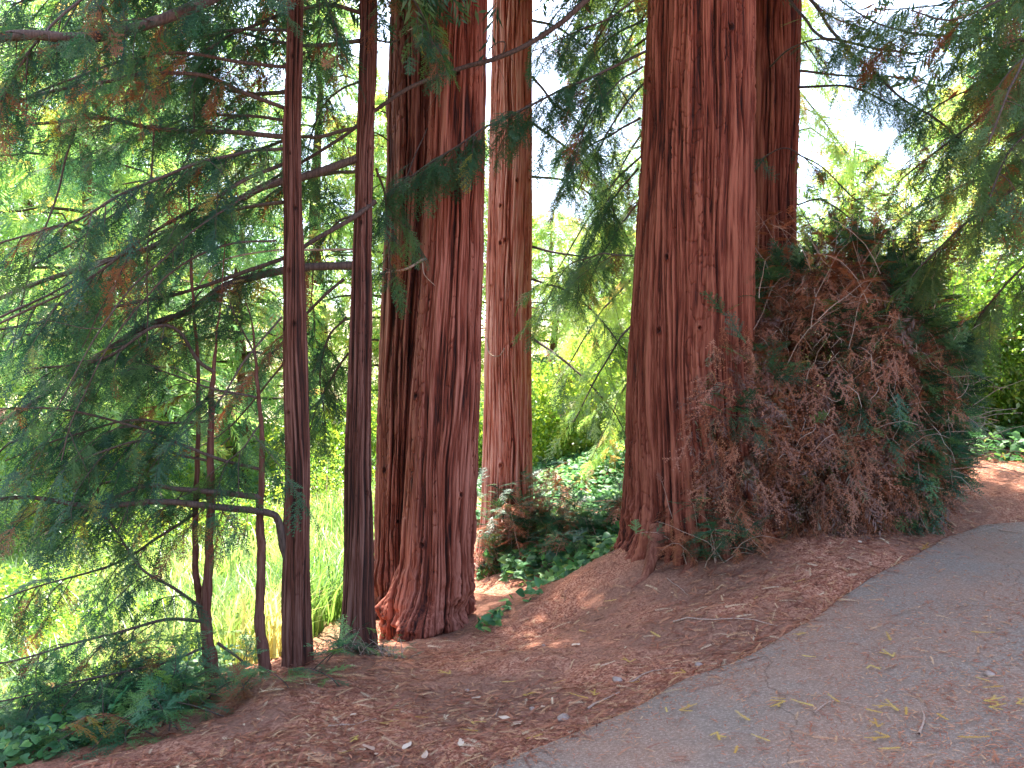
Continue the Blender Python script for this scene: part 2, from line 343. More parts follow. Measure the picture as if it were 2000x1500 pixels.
FR_CL = [frond_lo(s + 9, 8, .04) for s in range(4)]
def leafy(seed, n=7):                 # a broadleaf cluster
    r = np.random.default_rng(seed); V = []; T = []
    for i in range(n):
        p = r.normal(0, .3, 3) * [1, 1, .6]; d = unit(r.normal(0, 1, 3) + [0, 0, -.3]); s = unit(np.cross(d, r.normal(0, 1, 3))); u = np.cross(d, s)
        L = r.uniform(.3, .45); wd = L * .32; k = len(V)
        V += [p, p + d * L * .45 + s * wd + u * .03, p + d * L, p + d * L * .45 - s * wd + u * .03]; T += [(k, k + 1, k + 2), (k, k + 2, k + 3)]
    return np.array(V), np.array(T)
LF = [leafy(s) for s in range(5)]
def ivy_leaf(seed):
    r = np.random.default_rng(seed); V = [np.array([0, 0, .05])]; T = []
    prof = [(0, .0), (-.15, .35), (.15, .5), (.45, .35), (.55, .3), (1.0, 0), (.55, -.3), (.45, -.35), (.15, -.5), (-.15, -.35)]
    for a, c in prof: V.append(np.array([a, c, -.12 * abs(c) * 2 + r.normal(0, .03)]))
    n = len(prof)
    for i in range(n): T.append((0, 1 + i, 1 + (i + 1) % n))
    return np.array(V), np.array(T)
IV = [ivy_leaf(s) for s in range(3)]

def place(buf, templates, pos, dr, up, scale, tint):
    pos = np.asarray(pos, float); n = len(pos)
    if not n: return
    dr = unit(dr); up = np.broadcast_to(up, dr.shape); y = unit(np.cross(up, dr) + 1e-6); z = np.cross(dr, y)
    scale = np.broadcast_to(scale, (n,)); tint = np.broadcast_to(tint, (n,))
    which = RNG.integers(0, len(templates), n)
    for k, (V, T) in enumerate(templates):
        m = which == k
        if not m.any(): continue
        R = np.stack([dr[m], y[m], z[m]], 1)                      # rows: axes
        v = np.einsum('vk,nkc->nvc', V, R) * scale[m][:, None, None] + pos[m][:, None]
        t = T[None] + (np.arange(m.sum()) * len(V))[:, None, None]
        buf.add(v.reshape(-1, 3), t=t.reshape(-1, 3), c=np.repeat(tint[m], len(V)))

def green_tint(n, brown=.08, yellow=.03, lo=.0, hi=.68):
    t = RNG.uniform(lo, hi, n); k = RNG.random(n)
    t = np.where(k < brown, RNG.uniform(.84, 1, n), t); return np.where((k > brown) & (k < brown + yellow), RNG.uniform(.7, .78, n), t)

def foliate(wood, fol, pts, r1, start=.15, step=.05, L2=.64, fs=.19, droop=.6, brown=.08, yellow=.02, lod=FR_HI, fstep=.06, base_tint=None, flat=0.0, bare=.28):
    """secondary twigs with hanging sprays along a limb"""
    pts = np.asarray(pts); seg = np.linalg.norm(np.diff(pts, axis=0), axis=1); L = seg.sum(); n = int(L * (1 - start) / step)
    if n < 1: return
    cum = np.concatenate([[0], np.cumsum(seg)]) / L; tg = unit(np.gradient(pts, axis=0))
    Ps, Ds, Us, Ss, Cs = [], [], [], [], []
    for i in range(n):
        if RNG.random() < bare: continue
        t = start + (1 - start) * (i + RNG.random()) / n
        p = np.array([np.interp(t, cum, pts[:, k]) for k in range(3)]); d = unit(np.array([np.interp(t, cum, tg[:, k]) for k in range(3)]))
        s = unit(np.cross(d, [0, 0, 1.0])) * (1 if i % 2 else -1)
        l2 = L2 * RNG.uniform(.35, 1.15) * (1 - .55 * max(0, t - .5) * 2)
        v = unit(d * RNG.uniform(.3, .9) + s * RNG.uniform(.4, 1.0) + np.array([0, 0, RNG.uniform(-.6, .25)]))
        m = 6; q = [p]; vv = v.copy()
        for k in range(m - 1):
            vv = unit(vv + np.array([0, 0, -droop * .28]) + RNG.normal(0, .10, 3)); q.append(q[-1] + vv * l2 / (m - 1))
        q = np.array(q); tube(wood, q, np.linspace(.0042, .0012, m), 3, .5)
        nf = max(2, int(l2 / fstep)); clump = RNG.random() < brown
        for k in range(nf + 1):
            ft = (k + .5) / (nf + .5); pp = np.array([np.interp(ft, np.linspace(0, 1, m), q[:, c]) for c in range(3)])
            dd = unit(q[min(int(ft * (m - 1)) + 1, m - 1)] - q[min(int(ft * (m - 1)), m - 2)])
            ss = unit(np.cross(dd, [0, 0, 1.0]) + 1e-4) * (1 if k % 2 else -1)
            last = k == nf
            fd = dd if last else dd * .7 + ss * RNG.uniform(.3, .9) + np.array([0, 0, -RNG.uniform(.0, .9) * droop])
            Ps.append(pp); Ds.append(fd + RNG.normal(0, .12, 3)); Us.append(unit(np.array([0, 0, 1.0]) + RNG.normal(0, .35 * (1 - flat), 3)))
            Ss.append(fs * RNG.uniform(.55, 1.2))
            base = RNG.uniform(.0, .6) if base_tint is None else base_tint + RNG.uniform(-.12, .12)
            if clump and RNG.random() < .8: base = RNG.uniform(.84, 1)
            elif RNG.random() < yellow: base = RNG.uniform(.68, .78)
            Cs.append(base)
    place(fol, lod, np.array(Ps), np.array(Ds), np.array(Us), np.array(Ss), np.array(Cs))

def limb(tree, pix, r0, r1, leaf=True, mat=None, brownname=None, taper=1.0, wig=.012, world=False, **kw):
    pts = np.array([p if world else P(*p) for p in pix], float); pts = spline(pts, max(12, len(pts) * 7))
    k = np.linspace(0, 1, len(pts)); env = np.sin(k * np.pi) ** .5
    L = np.linalg.norm(np.diff(pts, axis=0), axis=1).sum()
    for c in range(3): pts[:, c] += (noise(k * L * 4, c * 7.3, RNG.random() * 50, 3) - .5) * wig * 2.5 * env
    rad = r0 + (r1 - r0) * k ** taper
    wood = Buf(); tube(wood, pts, rad * (1 + .12 * (noise(k * L * 14, 3.3, r0 * 999, 9) - .5)), 8, .45, .12)
    fol = Buf()
    if leaf: foliate(wood, fol, pts, r1, **kw)
    else:                               # short dead side twigs
        for a in range(int(L * 3)):
            t = RNG.uniform(.1, 1); i = min(int(t * (len(pts) - 1)), len(pts) - 2); d = unit(pts[i + 1] - pts[i]); s = unit(RNG.normal(0, 1, 3)); v = unit(d * .7 + s * .6)
            ln = RNG.uniform(.06, .35); q = [pts[i]]
            for m in range(4): v = unit(v + RNG.normal(0, .2, 3)); q.append(q[-1] + v * ln / 4)
            tube(wood, np.array(q), np.linspace(.003, .001, 5), 3, .5)
    o = wood.build('limb', mat or M_LIMB, tree, smooth=True)
    if fol.n: fol.build('foliage', M_SPRAY, o)
    return o

# ------------------------------------------------------------------ trunks
def trunk(tree, rows, d, top, nu, nv, mat, depth=.022, ridge=.065, seed=0, flare=0.0, flare_h=.5, lump=.0, lump_h=.6, knots=0, sink=.25, twist=0.0, name='trunk', topr=.35):
    """rows: (v, uL, uR) silhouette measured in the photo at depth d; continued upward to height `top`"""
    rows = sorted(rows, key=lambda r: -r[0])
    zc = np.array([P(0, r[0], d)[2] for r in rows]); xc = np.array([((r[1] + r[2]) / 2 - 1000) / FPX * d for r in rows]); rc = np.array([(r[2] - r[1]) / 2 / FPX * d for r in rows])
    z0 = zc[0] - sink; zt = zc[-1]
    nvis = int(nv * .86); zs = np.concatenate([np.linspace(z0, zt + .25, nvis), np.linspace(zt + .25, top, nv - nvis + 1)[1:]])
    slope = (xc[-1] - xc[-3]) / (zc[-1] - zc[-3])
    zr = np.concatenate([zc, [top]]); xr = np.concatenate([xc, [xc[-1] + slope * .4 * (top - zt)]]); rr = np.concatenate([rc, [rc[-1] * topr]])
    def sm(zq, yv):                    # smooth interpolation
        t = np.linspace(-.12, .12, 7) * 1.0; return np.mean([np.interp(zq + k, zr, yv) for k in t], 0)
    cx = sm(zs, xr); R = sm(zs, rr)
    th = np.linspace(0, 2 * np.pi, nu, endpoint=False)
    TH, ZZ = np.meshgrid(th, zs); RR = np.repeat(R[:, None], nu, 1)
    hb = ZZ - zc[0]
    fl = flare * np.exp(-np.maximum(hb, -.1) / flare_h)
    root = .5 + .5 * np.cos(TH * 5 + seed + 1.5 * noise(np.cos(TH) * 2 + 5, np.sin(TH) * 2 + 5, 0, seed))
    RR = RR * (1 + fl * (.5 + .8 * root * np.exp(-np.maximum(hb, 0) / (flare_h * .6))))
    tw = TH + twist * ZZ
    cxn, sxn = np.cos(tw), np.sin(tw); r0 = rc.mean()
    wz = noise(cxn * r0 * 4 + 20, sxn * r0 * 4 + 20, ZZ * 1.1, seed + 1) - .5
    wz2 = noise(cxn * r0 * 12 + 20, sxn * r0 * 12 + 20, ZZ * 3.1, seed + 2) - .5
    aw = tw + (wz * .07 + wz2 * .018) / max(r0, .05)
    f = 1 / ridge; ca, sa = np.cos(aw) * r0, np.sin(aw) * r0
    n1 = fbm(ca * f * .5 + 31, sa * f * .5 + 31, ZZ * .22, seed + 3, 2)
    n2 = fbm(ca * f + 11, sa * f + 11, ZZ * .45, seed + 5, 2)
    n3 = fbm(ca * f * 2.6 + 51, sa * f * 2.6 + 51, ZZ * 1.3, seed + 7, 2)
    n4 = noise(ca * f * 6 + 71, sa * f * 6 + 71, ZZ * 4, seed + 13)
    g1 = np.exp(-((n1 - .5) / .035) ** 2); g2 = np.exp(-((n2 - .5) / .05) ** 2); g3 = np.exp(-((n3 - .5) / .08) ** 2)
    brk = fbm(ca * f * .9 + 7, sa * f * .9 + 7, ZZ * 9, seed + 21, 2); g4 = np.exp(-((brk - .5) / .03) ** 2) * (n2 > .5)
    dsp = -g4 * .45 - g1 * .9 - g2 * .9 - g3 * .4 + (n2 - .5) * .7 + (n3 - .5) * .7 + (n4 - .5) * .4
    wear = .5 + (n3 - .5) * .7 + (n4 - .5) * .5 - g1 * .28 - g2 * .28 - g3 * .18 - g4 * .1 + (fbm(ca * 4, sa * 4, ZZ * .2, seed + 9, 3) - .5) * .22
    RR = RR + dsp * depth
    if lump:
        lm = fbm(cxn * r0 * 5 + 3, sxn * r0 * 5 + 3, ZZ * 5, seed + 11, 4) - .42
        RR = RR + lm * lump * np.exp(-np.maximum(hb, 0) / lump_h) * 2
    for k in range(knots):             # branch scars
        kt = RNG.uniform(np.pi * 1.08, np.pi * 1.92); kz = RNG.uniform(zc[0] + .6, zt); kr = RNG.uniform(.012, .024) * min(1, r0 / .15)
        dd = np.hypot((((TH - kt + np.pi) % (2 * np.pi)) - np.pi) * RR, (ZZ - kz) * .8)
        RR = RR + .02 * np.exp(-((dd - kr) / (kr * .45)) ** 2) * min(1, r0 / .2) - .03 * np.exp(-(dd / (kr * .7)) ** 2); wear = wear - .5 * np.exp(-(dd / (kr * .9)) ** 2)
    V = np.stack([cx[:, None] + np.cos(TH) * RR, d + np.sin(TH) * RR, ZZ], -1).reshape(-1, 3)
    i = np.arange(len(zs) - 1)[:, None]; j = np.arange(nu)[None]
    q = np.stack([i * nu + j, i * nu + (j + 1) % nu, (i + 1) * nu + (j + 1) % nu, (i + 1) * nu + j], -1).reshape(-1, 4)
    b = Buf(); b.add(V, q=q, c=np.clip(wear, 0, 1).ravel())
    return b.build(name, mat, tree, smooth=True), (lambda z: np.array([np.interp(z, zr, xr), d, z])), (lambda z: np.interp(z, zr, rr))

def crown(tree, base, z0, z1, rad, n, size=.6, mat=None, tint=(0, .6), nl=26, seed=0, name='crown', lod=None, squash=1.0, low=.35, limbs=True):
    """conifer crown: limbs radiating from the stem with sprays along each"""
    r = np.random.default_rng(seed + 900); wood = Buf(); fol = Buf(); Ps = []; Ds = []; Ss = []; Cs = []
    per = max(3, n // nl)
    for k in range(nl):
        t = (k + r.random()) / nl; z = z0 + (z1 - z0) * t; a = k * 2.4 + r.uniform(-.5, .5)
        L = rad * (low + (1 - low) * min(1, t * 3)) * (1 - t) ** .42 * r.uniform(.7, 1.15) + .3
        dx = np.array([math.cos(a), math.sin(a) * squash, 0]); bx, by = base(z)[:2]
        m = 9; s = np.linspace(0, 1, m)[:, None]
        pts = np.array([bx, by, z]) + dx * L * s + np.array([0, 0, 1.0]) * (L * (.18 * s - .42 * s ** 2)) + r.normal(0, .03 * L, (m, 3)) * s
        if limbs: tube(wood, pts, np.linspace(.012 + .012 * L, .006, m), 5, .4)
        for c in range(per):
            u = r.random() ** .75; i = u * (m - 1); i0 = min(int(i), m - 2); p = pts[i0] + (pts[i0 + 1] - pts[i0]) * (i - i0)
            spread = .12 + .28 * L * (1 - abs(u - .5))
            side = np.array([-dx[1], dx[0], 0]) * r.normal(0, 1); p = p + side * spread * .55 + np.array([0, 0, -abs(r.normal(0, .10 * L + .05))]) + r.normal(0, .07, 3)
            Ps.append(p); Ds.append(dx * .6 + side * .5 + np.array([0, 0, -r.uniform(.1, 1.0)]) + r.normal(0, .25, 3)); Ss.append(size * r.uniform(.5, 1.25))
            Cs.append(r.uniform(*tint) if r.random() > .05 else r.uniform(.8, 1))
    U = unit(np.array([0, 0, 1.0]) + r.normal(0, .5, (len(Ps), 3)))
    place(fol, lod or FR_LO, np.array(Ps), np.array(Ds), U, np.array(Ss), np.array(Cs))
    c = fol.build(name, mat or M_FAR, tree)
    if limbs: wood.build('branches', M_LIMB, c, smooth=True)
    return c

# ---- the five large redwoods
def tree_at(name, u, v, d, label, cat='redwood tree', group=None):
    return thing(name, P(u, v, d), label, cat, group)
F = tree_at('redwood_tree', 1320, 1070, 6.75, 'broadest redwood trunk with deep red furrowed bark, left of the dead brown brush')
trunk(F, [(0,1268,1472),(250,1256,1471),(500,1240,1468),(700,1227,1466),(850,1222,1472),(950,1219,1490),(1020,1216,1510),(1070,1212,1520)], 6.75, 19, 640, 760, M_BARK, .027, .050, 1, .04, .3, .15, .38, 5, twist=.05)
G = tree_at('redwood_tree', 1515, 1000, 8.6, 'dark redwood trunk standing half hidden behind the broadest trunk and the brush')
trunk(G, [(0,1440,1563),(250,1436,1557),(400,1432,1552),(600,1428,1552),(1000,1422,1560)], 8.6, 18, 300, 360, M_BARK, .02, .055, 2, .1, .4, .03, .4, 6)
TW = tree_at('redwood_tree', 840, 1215, 6.8, 'twin-trunked redwood, its two pinkish brown trunks fused at a gnarled base')
trunk(TW, [(0,846,952),(250,838,949),(500,824,945),(700,808,942),(900,793,936),(1000,787,930),(1080,782,926),(1140,776,922),(1200,768,915)], 6.5, 18, 480, 700, M_BARKD, .024, .052, 3, .2, .2, .24, .22, 5)
trunk(TW, [(0,762,853),(250,756,848),(500,749,838),(700,741,826),(900,735,815),(1050,733,810),(1140,732,815),(1200,730,825)], 7.6, 17, 440, 640, M_BARKC, .024, .052, 4, .3, .3, .2, .3, 4)
E = tree_at('redwood_tree', 990, 1095, 10.0, 'pale pink-barked redwood farthest down the path, dotted with branch scars')
trunk(E, [(0,963,1040),(250,957,1040),(500,950,1039),(700,946,1038),(900,942,1040),(1000,940,1043),(1060,935,1048),(1095,928,1054)], 10.0, 19, 360, 560, M_BARK2, .018, .055, 5, .12, .35, .03, .4, 18)
# burl and root lumps at the twin base
A = tree_at('young_redwood', 582, 1298, 5.1, 'slender redwood left of the other slender one, bare straight dark brown trunk')
trunk(A, [(0,562,592),(100,560,591),(250,553,588),(400,552,590),(550,551,597),(700,553,601),(900,556,606),(1000,553,605),(1100,552,604),(1200,551,607),(1290,552,612)], 5.1, 11, 200, 420, M_BARK3, .010, .035, 6, .1, .15, .015, .2, 14)
B = tree_at('young_redwood', 698, 1250, 5.6, 'slender redwood standing just left of the twin-trunked one, dark shredded bark')
trunk(B, [(0,703,737),(100,702,737),(300,695,731),(500,688,727),(700,680,727),(900,673,725),(1000,672,728),(1100,671,730),(1200,667,730),(1250,664,733)], 5.6, 11, 220, 420, M_BARK3, .012, .04, 7, .1, .15, .02, .2, 12)

def stem(tree, pix, rad, name='stem', world=False):
    pts = spline(np.array([P(*p) for p in pix]), len(pix) * 8); k = np.linspace(0, 1, len(pix)); r = np.interp(np.linspace(0, 1, len(pts)), k, rad) * .82
    kk = np.arange(len(pts)); r = r * (1 + .22 * (noise(kk * .8, 1, rad[0] * 500, 2) - .5)); pts[:, 0] += (noise(kk * .35, 4, rad[0] * 99, 5) - .5) * .012
    b = Buf(); tube(b, pts, r, 12, .45, .14); return b.build(name, M_BARK3, tree, smooth=True)
S1 = tree_at('sapling', 418, 1330, 4.9, 'forked bare sapling stems, leftmost of the thin trunks on the bank edge', 'sapling')
stem(S1, [(422,1345,4.9),(410,1280,4.9),(402,1215,4.9),(408,1100,4.92),(411,980,4.95),(410,850,4.95),(416,725,4.95),(424,650,5),(434,560,5),(440,470,5)], [.062,.045,.038,.032,.029,.025,.02,.008,.005,.003])
stem(S1, [(402,1225,4.9),(390,1180,4.93),(381,1100,4.98),(382,1000,5.02),(386,850,5.05),(386,700,5.1),(376,560,5.1),(372,420,5.1),(366,300,5.1)], [.028,.024,.021,.019,.015,.012,.011,.009,.005])
S2 = tree_at('sapling', 515, 1325, 4.95, 'single thin crooked sapling stem close to the left of the slender redwood', 'sapling')
stem(S2, [(520,1340,4.95),(513,1270,4.95),(508,1200,4.95),(511,1100,4.97),(508,1000,5),(512,900,5),(508,800,5.02),(500,720,5.04),(496,650,5.05),(480,590,5.05)], [.048,.042,.036,.034,.031,.022,.018,.014,.009,.004])

# ---- limbs drawn through the photo, each with its own depth
limb(A, [(575,-140,5.1),(480,-50,4.6),(400,5,4.2),(250,58,3.9),(150,72,3.7),(50,68,3.6),(-80,80,3.5)], .034, .022, step=.06, L2=.5, fs=.17, brown=.15, yellow=.05, start=.1)
limb(A, [(560,130,5.1),(470,122,4.9),(350,103,4.7),(230,125,4.6),(120,160,4.5),(20,205,4.4)], .012, .006, brown=.55, L2=.4, fs=.16, step=.07)
limb(A, [(558,212,5.1),(480,182,4.9),(400,150,4.8),(300,140,4.6),(200,162,4.5),(60,190,4.4),(-60,245,4.3)], .014, .007, brown=.4, L2=.45, fs=.17, step=.07)
limb(A, [(555,267,5.1),(450,258,5.0),(300,250,4.9),(200,232,4.8),(80,242,4.7),(-60,250,4.6)], .018, .008, brown=.1, L2=.55, fs=.18)
limb(A, [(555,320,5.15),(480,350,5.0),(400,395,4.8),(300,452,4.6),(150,560,4.4),(-40,650,4.3)], .013, .006, brown=.12)
limb(A, [(553,395,5.1),(480,405,5.2),(400,428,5.3),(330,452,5.4),(250,500,5.5),(120,610,5.6)], .012, .005, brown=.25)
limb(A, [(562,180,5.15),(520,182,5.4),(460,178,5.8),(380,160,6.2),(250,200,6.6)], .016, .006)
limb(A, [(572,1130,5.08),(556,1075,5.05),(545,1018,5.0),(520,1000,4.95),(400,985,4.8),(300,978,4.7),(180,988,4.6),(60,970,4.5),(-60,985,4.4)], .026, .010, brown=.12, L2=.5, start=.3)
limb(B, [(703,25,5.6),(640,8,5.5),(600,15,5.5),(540,32,5.4),(470,62,5.3),(380,110,5.2),(260,150,5.1)], .015, .006)
limb(B, [(703,80,5.6),(640,86,5.7),(590,88,5.8),(530,80,5.9),(440,60,6.0),(320,70,6.2)], .016, .007)
limb(B, [(692,250,5.6),(620,268,5.6),(590,268,5.65),(500,290,5.8),(380,330,6.0),(240,360,6.2)], .014, .006)
limb(B, [(696,310,5.6),(640,330,5.55),(590,345,5.5),(520,362,5.4),(430,412,5.3),(330,465,5.2),(230,503,5.1),(100,545,5.0),(-60,605,4.9)], .03, .012, step=.07, L2=.6, start=.25, brown=.08)
limb(B, [(700,335,5.6),(650,340,5.8),(590,350,6.0),(500,400,6.4),(380,500,6.9)], .014, .005)
limb(B, [(733,393,5.6),(690,425,5.5),(620,465,5.45),(560,500,5.4),(480,530,5.3),(400,560,5.25),(280,590,5.2),(130,620,5.1),(-40,650,5.0)], .018, .008, L2=.5, start=.3)
limb(B, [(690,518,5.6),(600,522,5.5),(540,532,5.4),(440,560,5.3),(370,605,5.2),(280,640,5.1),(170,712,5.0),(60,790,4.9),(-70,860,4.8)], .031, .014, step=.065, L2=.6, start=.25, brown=.12)
limb(B, [(700,488,5.6),(600,489,5.65),(530,490,5.6),(440,510,5.5),(385,565,5.4),(370,640,5.3)], .008, .004, leaf=False, mat=M_TWIG)
limb(B, [(672,545,5.6),(630,580,5.6),(590,622,5.7),(520,700,5.9),(440,800,6.1)], .012, .004, brown=.2)
limb(B, [(680,690,5.6),(650,730,5.7),(620,790,5.8),(600,860,5.9)], .009, .003)
limb(B, [(735,78,5.6),(760,82,5.6),(780,76,5.55)], .008, .006, leaf=False)
limb(S2, [(510,972,5.0),(430,961,4.9),(350,955,4.85),(285,950,4.8),(190,985,4.7),(80,1040,4.6)], .020, .007, start=.3)
limb(S2, [(512,918,5.0),(430,900,4.9),(350,868,4.8),(250,830,4.7),(120,800,4.6),(-40,800,4.5)], .011, .005, brown=.15)
limb(S2, [(500,776,5.0),(420,757,4.9),(350,735,4.8),(240,700,4.7)], .008, .003)
limb(S2, [(508,830,5.0),(470,880,4.9),(400,935,4.8)], .006, .002)
limb(S2, [(500,700,5.0),(470,640,4.95),(452,600,4.9),(440,560,4.9)], .007, .003)
limb(S1, [(410,822,4.95),(330,826,4.85),(250,822,4.8),(130,850,4.7),(10,900,4.6)], .009, .004)
limb(S1, [(418,727,4.95),(388,705,4.9),(355,650,4.9),(300,640,4.8),(200,700,4.6),(60,720,4.5)], .012, .005, brown=.2)
limb(S1, [(408,900,4.95),(350,885,4.8),(290,860,4.7),(200,880,4.6),(60,930,4.5)], .009, .004)
limb(S1, [(402,1215,4.9),(330,1208,4.75),(240,1232,4.6),(120,1265,4.4),(-20,1300,4.2)], .011, .004, L2=.5, brown=.15)
limb(S1, [(404,1262,4.9),(330,1290,4.7),(250,1310,4.5),(120,1340,4.3),(0,1370,4.2)], .009, .004, L2=.4)
limb(S1, [(400,1190,4.9),(340,1150,4.7),(280,1110,4.6),(230,1040,4.6),(200,1000,4.6)], .010, .005, L2=.5)
limb(S1, [(425,1255,4.9),(455,1280,4.85),(480,1302,4.8)], .010, .006, leaf=False)
limb(S1, [(384,1000,5.0),(300,1060,4.9),(200,1110,4.8),(60,1150,4.7),(-40,1190,4.6)], .010, .004, brown=.25)
limb(TW, [(850,506,6.45),(822,508,6.3),(790,526,6.2),(742,534,6.1)], .012, .006, leaf=False, mat=M_TWIG)
limb(TW, [(825,512,6.3),(828,535,6.25),(850,558,6.2)], .005, .002, leaf=False, mat=M_TWIG)
limb(TW, [(855,40,6.45),(830,45,6.2),(796,60,6.1)], .009, .004, leaf=False, mat=M_TWIG)
limb(TW, [(760,275,7.0),(735,262,6.9),(700,268,6.8)], .008, .004, leaf=False)
limb(F, [(1300,-170,6.4),(1150,-2,6.3),(1040,80,6.2),(970,112,6.15),(900,132,6.1),(800,172,6.05),(740,212,6.0),(680,262,6.0),(600,310,6.0),(500,370,6.0)], .026, .010, leaf=False)
limb(F, [(980,110,6.15),(985,82,6.1),(960,95,6.1),(940,160,6.1)], .006, .003, leaf=False)
limb(F, [(1262,100,6.65),(1190,135,6.4),(1100,175,6.2),(1000,222,6.0),(900,280,5.9),(810,340,5.9),(755,380,5.9)], .012, .006, step=.035, L2=.5, fs=.22, start=.15, brown=.03, base_tint=.3)
limb(F, [(1255,130,6.6),(1200,170,6.4),(1150,230,6.3),(1120,320,6.2)], .009, .004, L2=.35)
limb(F, [(1262,-20,6.6),(1200,30,6.5),(1130,60,6.4),(1040,100,6.3)], .010, .004, L2=.4)
limb(F, [(1235,500,6.7),(1170,498,7.2),(1110,520,7.6),(1060,600,8.0)], .009, .003, base_tint=.55)
limb(TW, [(835,250,6.5),(800,330,6.3),(770,420,6.2),(755,560,6.1)], .006, .002, L2=.25, fs=.14)
for pts in ([(1038,545,9.8),(1110,570,9.5),(1170,622,9.2),(1225,690,9.0)], [(1038,660,9.8),(1120,720,9.4),(1190,792,9.1),(1216,835,9.0)],
            [(1040,482,9.8),(1110,498,9.6),(1200,505,9.4)], [(1040,240,9.8),(1110,292,9.5),(1160,340,9.3),(1205,425,9.2),(1235,480,9.1)],
            [(1040,345,9.8),(1100,352,9.6),(1150,378,9.4),(1190,440,9.2)], [(1040,150,9.8),(1080,200,9.6),(1130,240,9.4),(1180,330,9.3)],
            [(1040,40,9.8),(1100,60,9.6),(1180,130,9.4),(1240,220,9.2)]):
    limb(E, pts, .018, .006, L2=.75, fs=.28, step=.10, brown=.06, fstep=.12, base_tint=.55, start=.1)
limb(E, [(950,660,9.6),(958,690,9.5),(975,695,9.5),(985,680,9.6)], .008, .005, leaf=False, mat=M_TWIG)
for zv in (78, 160, 240, 515, 600, 560, 640, 395):     # snapped stubs
    sd_ = -1 if zv % 3 else 1; u0 = 990 + sd_ * 44
    limb(E, [(u0, zv, 9.9), (u0 + sd_ * 16, zv + 2, 9.75)], .012, .007, leaf=False, mat=M_TWIG)
limb(G, [(1500,-60,8.2),(1590,58,7.4),(1640,78,7.1),(1720,95,6.8),(1790,106,6.6)], .016, .010, leaf=False)
limb(G, [(1555,-40,8.2),(1650,92,7.6),(1700,132,7.4),(1760,192,7.2),(1830,232,7.0),(1900,300,6.9)], .017, .008, start=.35)
limb(G, [(1505,130,8.1),(1540,97,7.8),(1600,78,7.5),(1680,100,7.3),(1760,110,7.2)], .010, .005, start=.3, L2=.4)
limb(G, [(1560,138,8.4),(1640,148,8.6),(1740,150,8.8),(1840,170,9)], .014, .007, start=.35, L2=.4)
limb(G, [(1558,170,8.4),(1650,168,8.2),(1730,200,8.0),(1820,240,7.8)], .014, .007, start=.5, L2=.4)

for pts in ([(572,-160,5.1),(420,-120,4.5),(250,-60,4.0),(90,60,3.7),(0,200,3.6)], [(572,-60,5.1),(480,-30,5.2),(380,20,5.3),(260,50,5.4),(120,90,5.5),(-40,120,5.6)], [(572,-100,5.1),(450,-90,4.7),(320,-60,4.4),(180,-30,4.2),(20,10,4.0)],
            [(566,60,5.1),(480,58,5.3),(390,70,5.5),(280,110,5.8),(140,170,6.1)], [(557,235,5.1),(470,225,5.3),(380,230,5.6),(260,270,5.9),(100,330,6.2)],
            [(555,290,5.1),(460,300,4.7),(360,330,4.4),(240,380,4.1),(120,440,3.9),(-20,480,3.8)], [(585,-40,5.1),(620,-20,5.0),(650,40,5.0),(670,110,5.0)]):
    limb(A, pts, .011, .005, brown=.14, L2=.6, step=.045, start=.12)
for pts in ([(738,-60,5.6),(790,-20,5.5),(830,40,5.4),(850,110,5.4)], [(700,-50,5.6),(660,0,5.8),(620,70,6.1),(600,160,6.4)], [(700,160,5.6),(660,180,5.9),(620,230,6.2),(600,320,6.4),(610,420,6.6)],
            [(690,420,5.6),(650,440,5.8),(615,500,6.0),(605,600,6.2)], [(676,620,5.6),(640,660,5.7),(625,740,5.8),(635,830,5.9)], [(735,330,5.6),(752,380,5.8),(760,470,5.9),(765,560,6.0)]):
    limb(B, pts, .009, .004, brown=.1, L2=.45, step=.05)
for pts in ([(1262,-80,6.7),(1190,-40,6.9),(1110,0,7.1),(1050,80,7.3)], [(1258,40,6.7),(1200,70,7.1),(1150,120,7.5),(1090,240,7.8)], [(1250,230,6.7),(1200,260,7.1),(1140,300,7.6),(1080,400,8.0)],
            [(1245,330,6.8),(1210,370,7.3),(1170,440,7.7),(1120,560,8.0)]):
    limb(F, pts, .010, .004, brown=.06, L2=.6, step=.055, base_tint=.3)
for pts in ([(1562,-30,8.4),(1620,30,8.2),(1700,60,8.0),(1800,120,7.8)], [(1556,400,8.5),(1600,390,8.3),(1650,420,8.2),(1700,470,8.1)], [(1556,300,8.5),(1610,330,8.4),(1670,390,8.3),(1720,420,8.2)], [(1475,330,8.1),(1500,300,7.9),(1540,290,7.8),(1600,330,7.8)]):
    limb(G, pts, .009, .004, brown=.25, L2=.4, step=.06)

for pts in ([(545,350,5.0),(420,420,4.6),(300,520,4.3),(200,640,4.1),(110,800,4.0)], [(540,470,5.0),(440,480,4.7),(330,540,4.5),(220,660,4.4),(150,800,4.3),(120,900,4.3)], [(550,620,5.0),(480,700,4.8),(420,790,4.7),(300,900,4.6),(230,1040,4.5)],
            [(300,250,4.9),(290,380,4.7),(240,520,4.6),(160,680,4.5)], [(150,240,4.8),(110,380,4.6),(60,520,4.5),(20,700,4.5)], [(380,170,5.0),(372,300,5.0),(300,420,4.9),(285,600,4.8),(290,760,4.8)], [(60,520,4.4),(150,470,4.5),(260,400,4.6),(400,330,4.8)],
            [(560,700,5.1),(500,780,5.3),(430,850,5.5),(330,900,5.8)], [(0,620,4.4),(120,560,4.6),(240,500,4.8),(380,460,5.0)]):
    limb(A, pts, .007, .003, leaf=False)
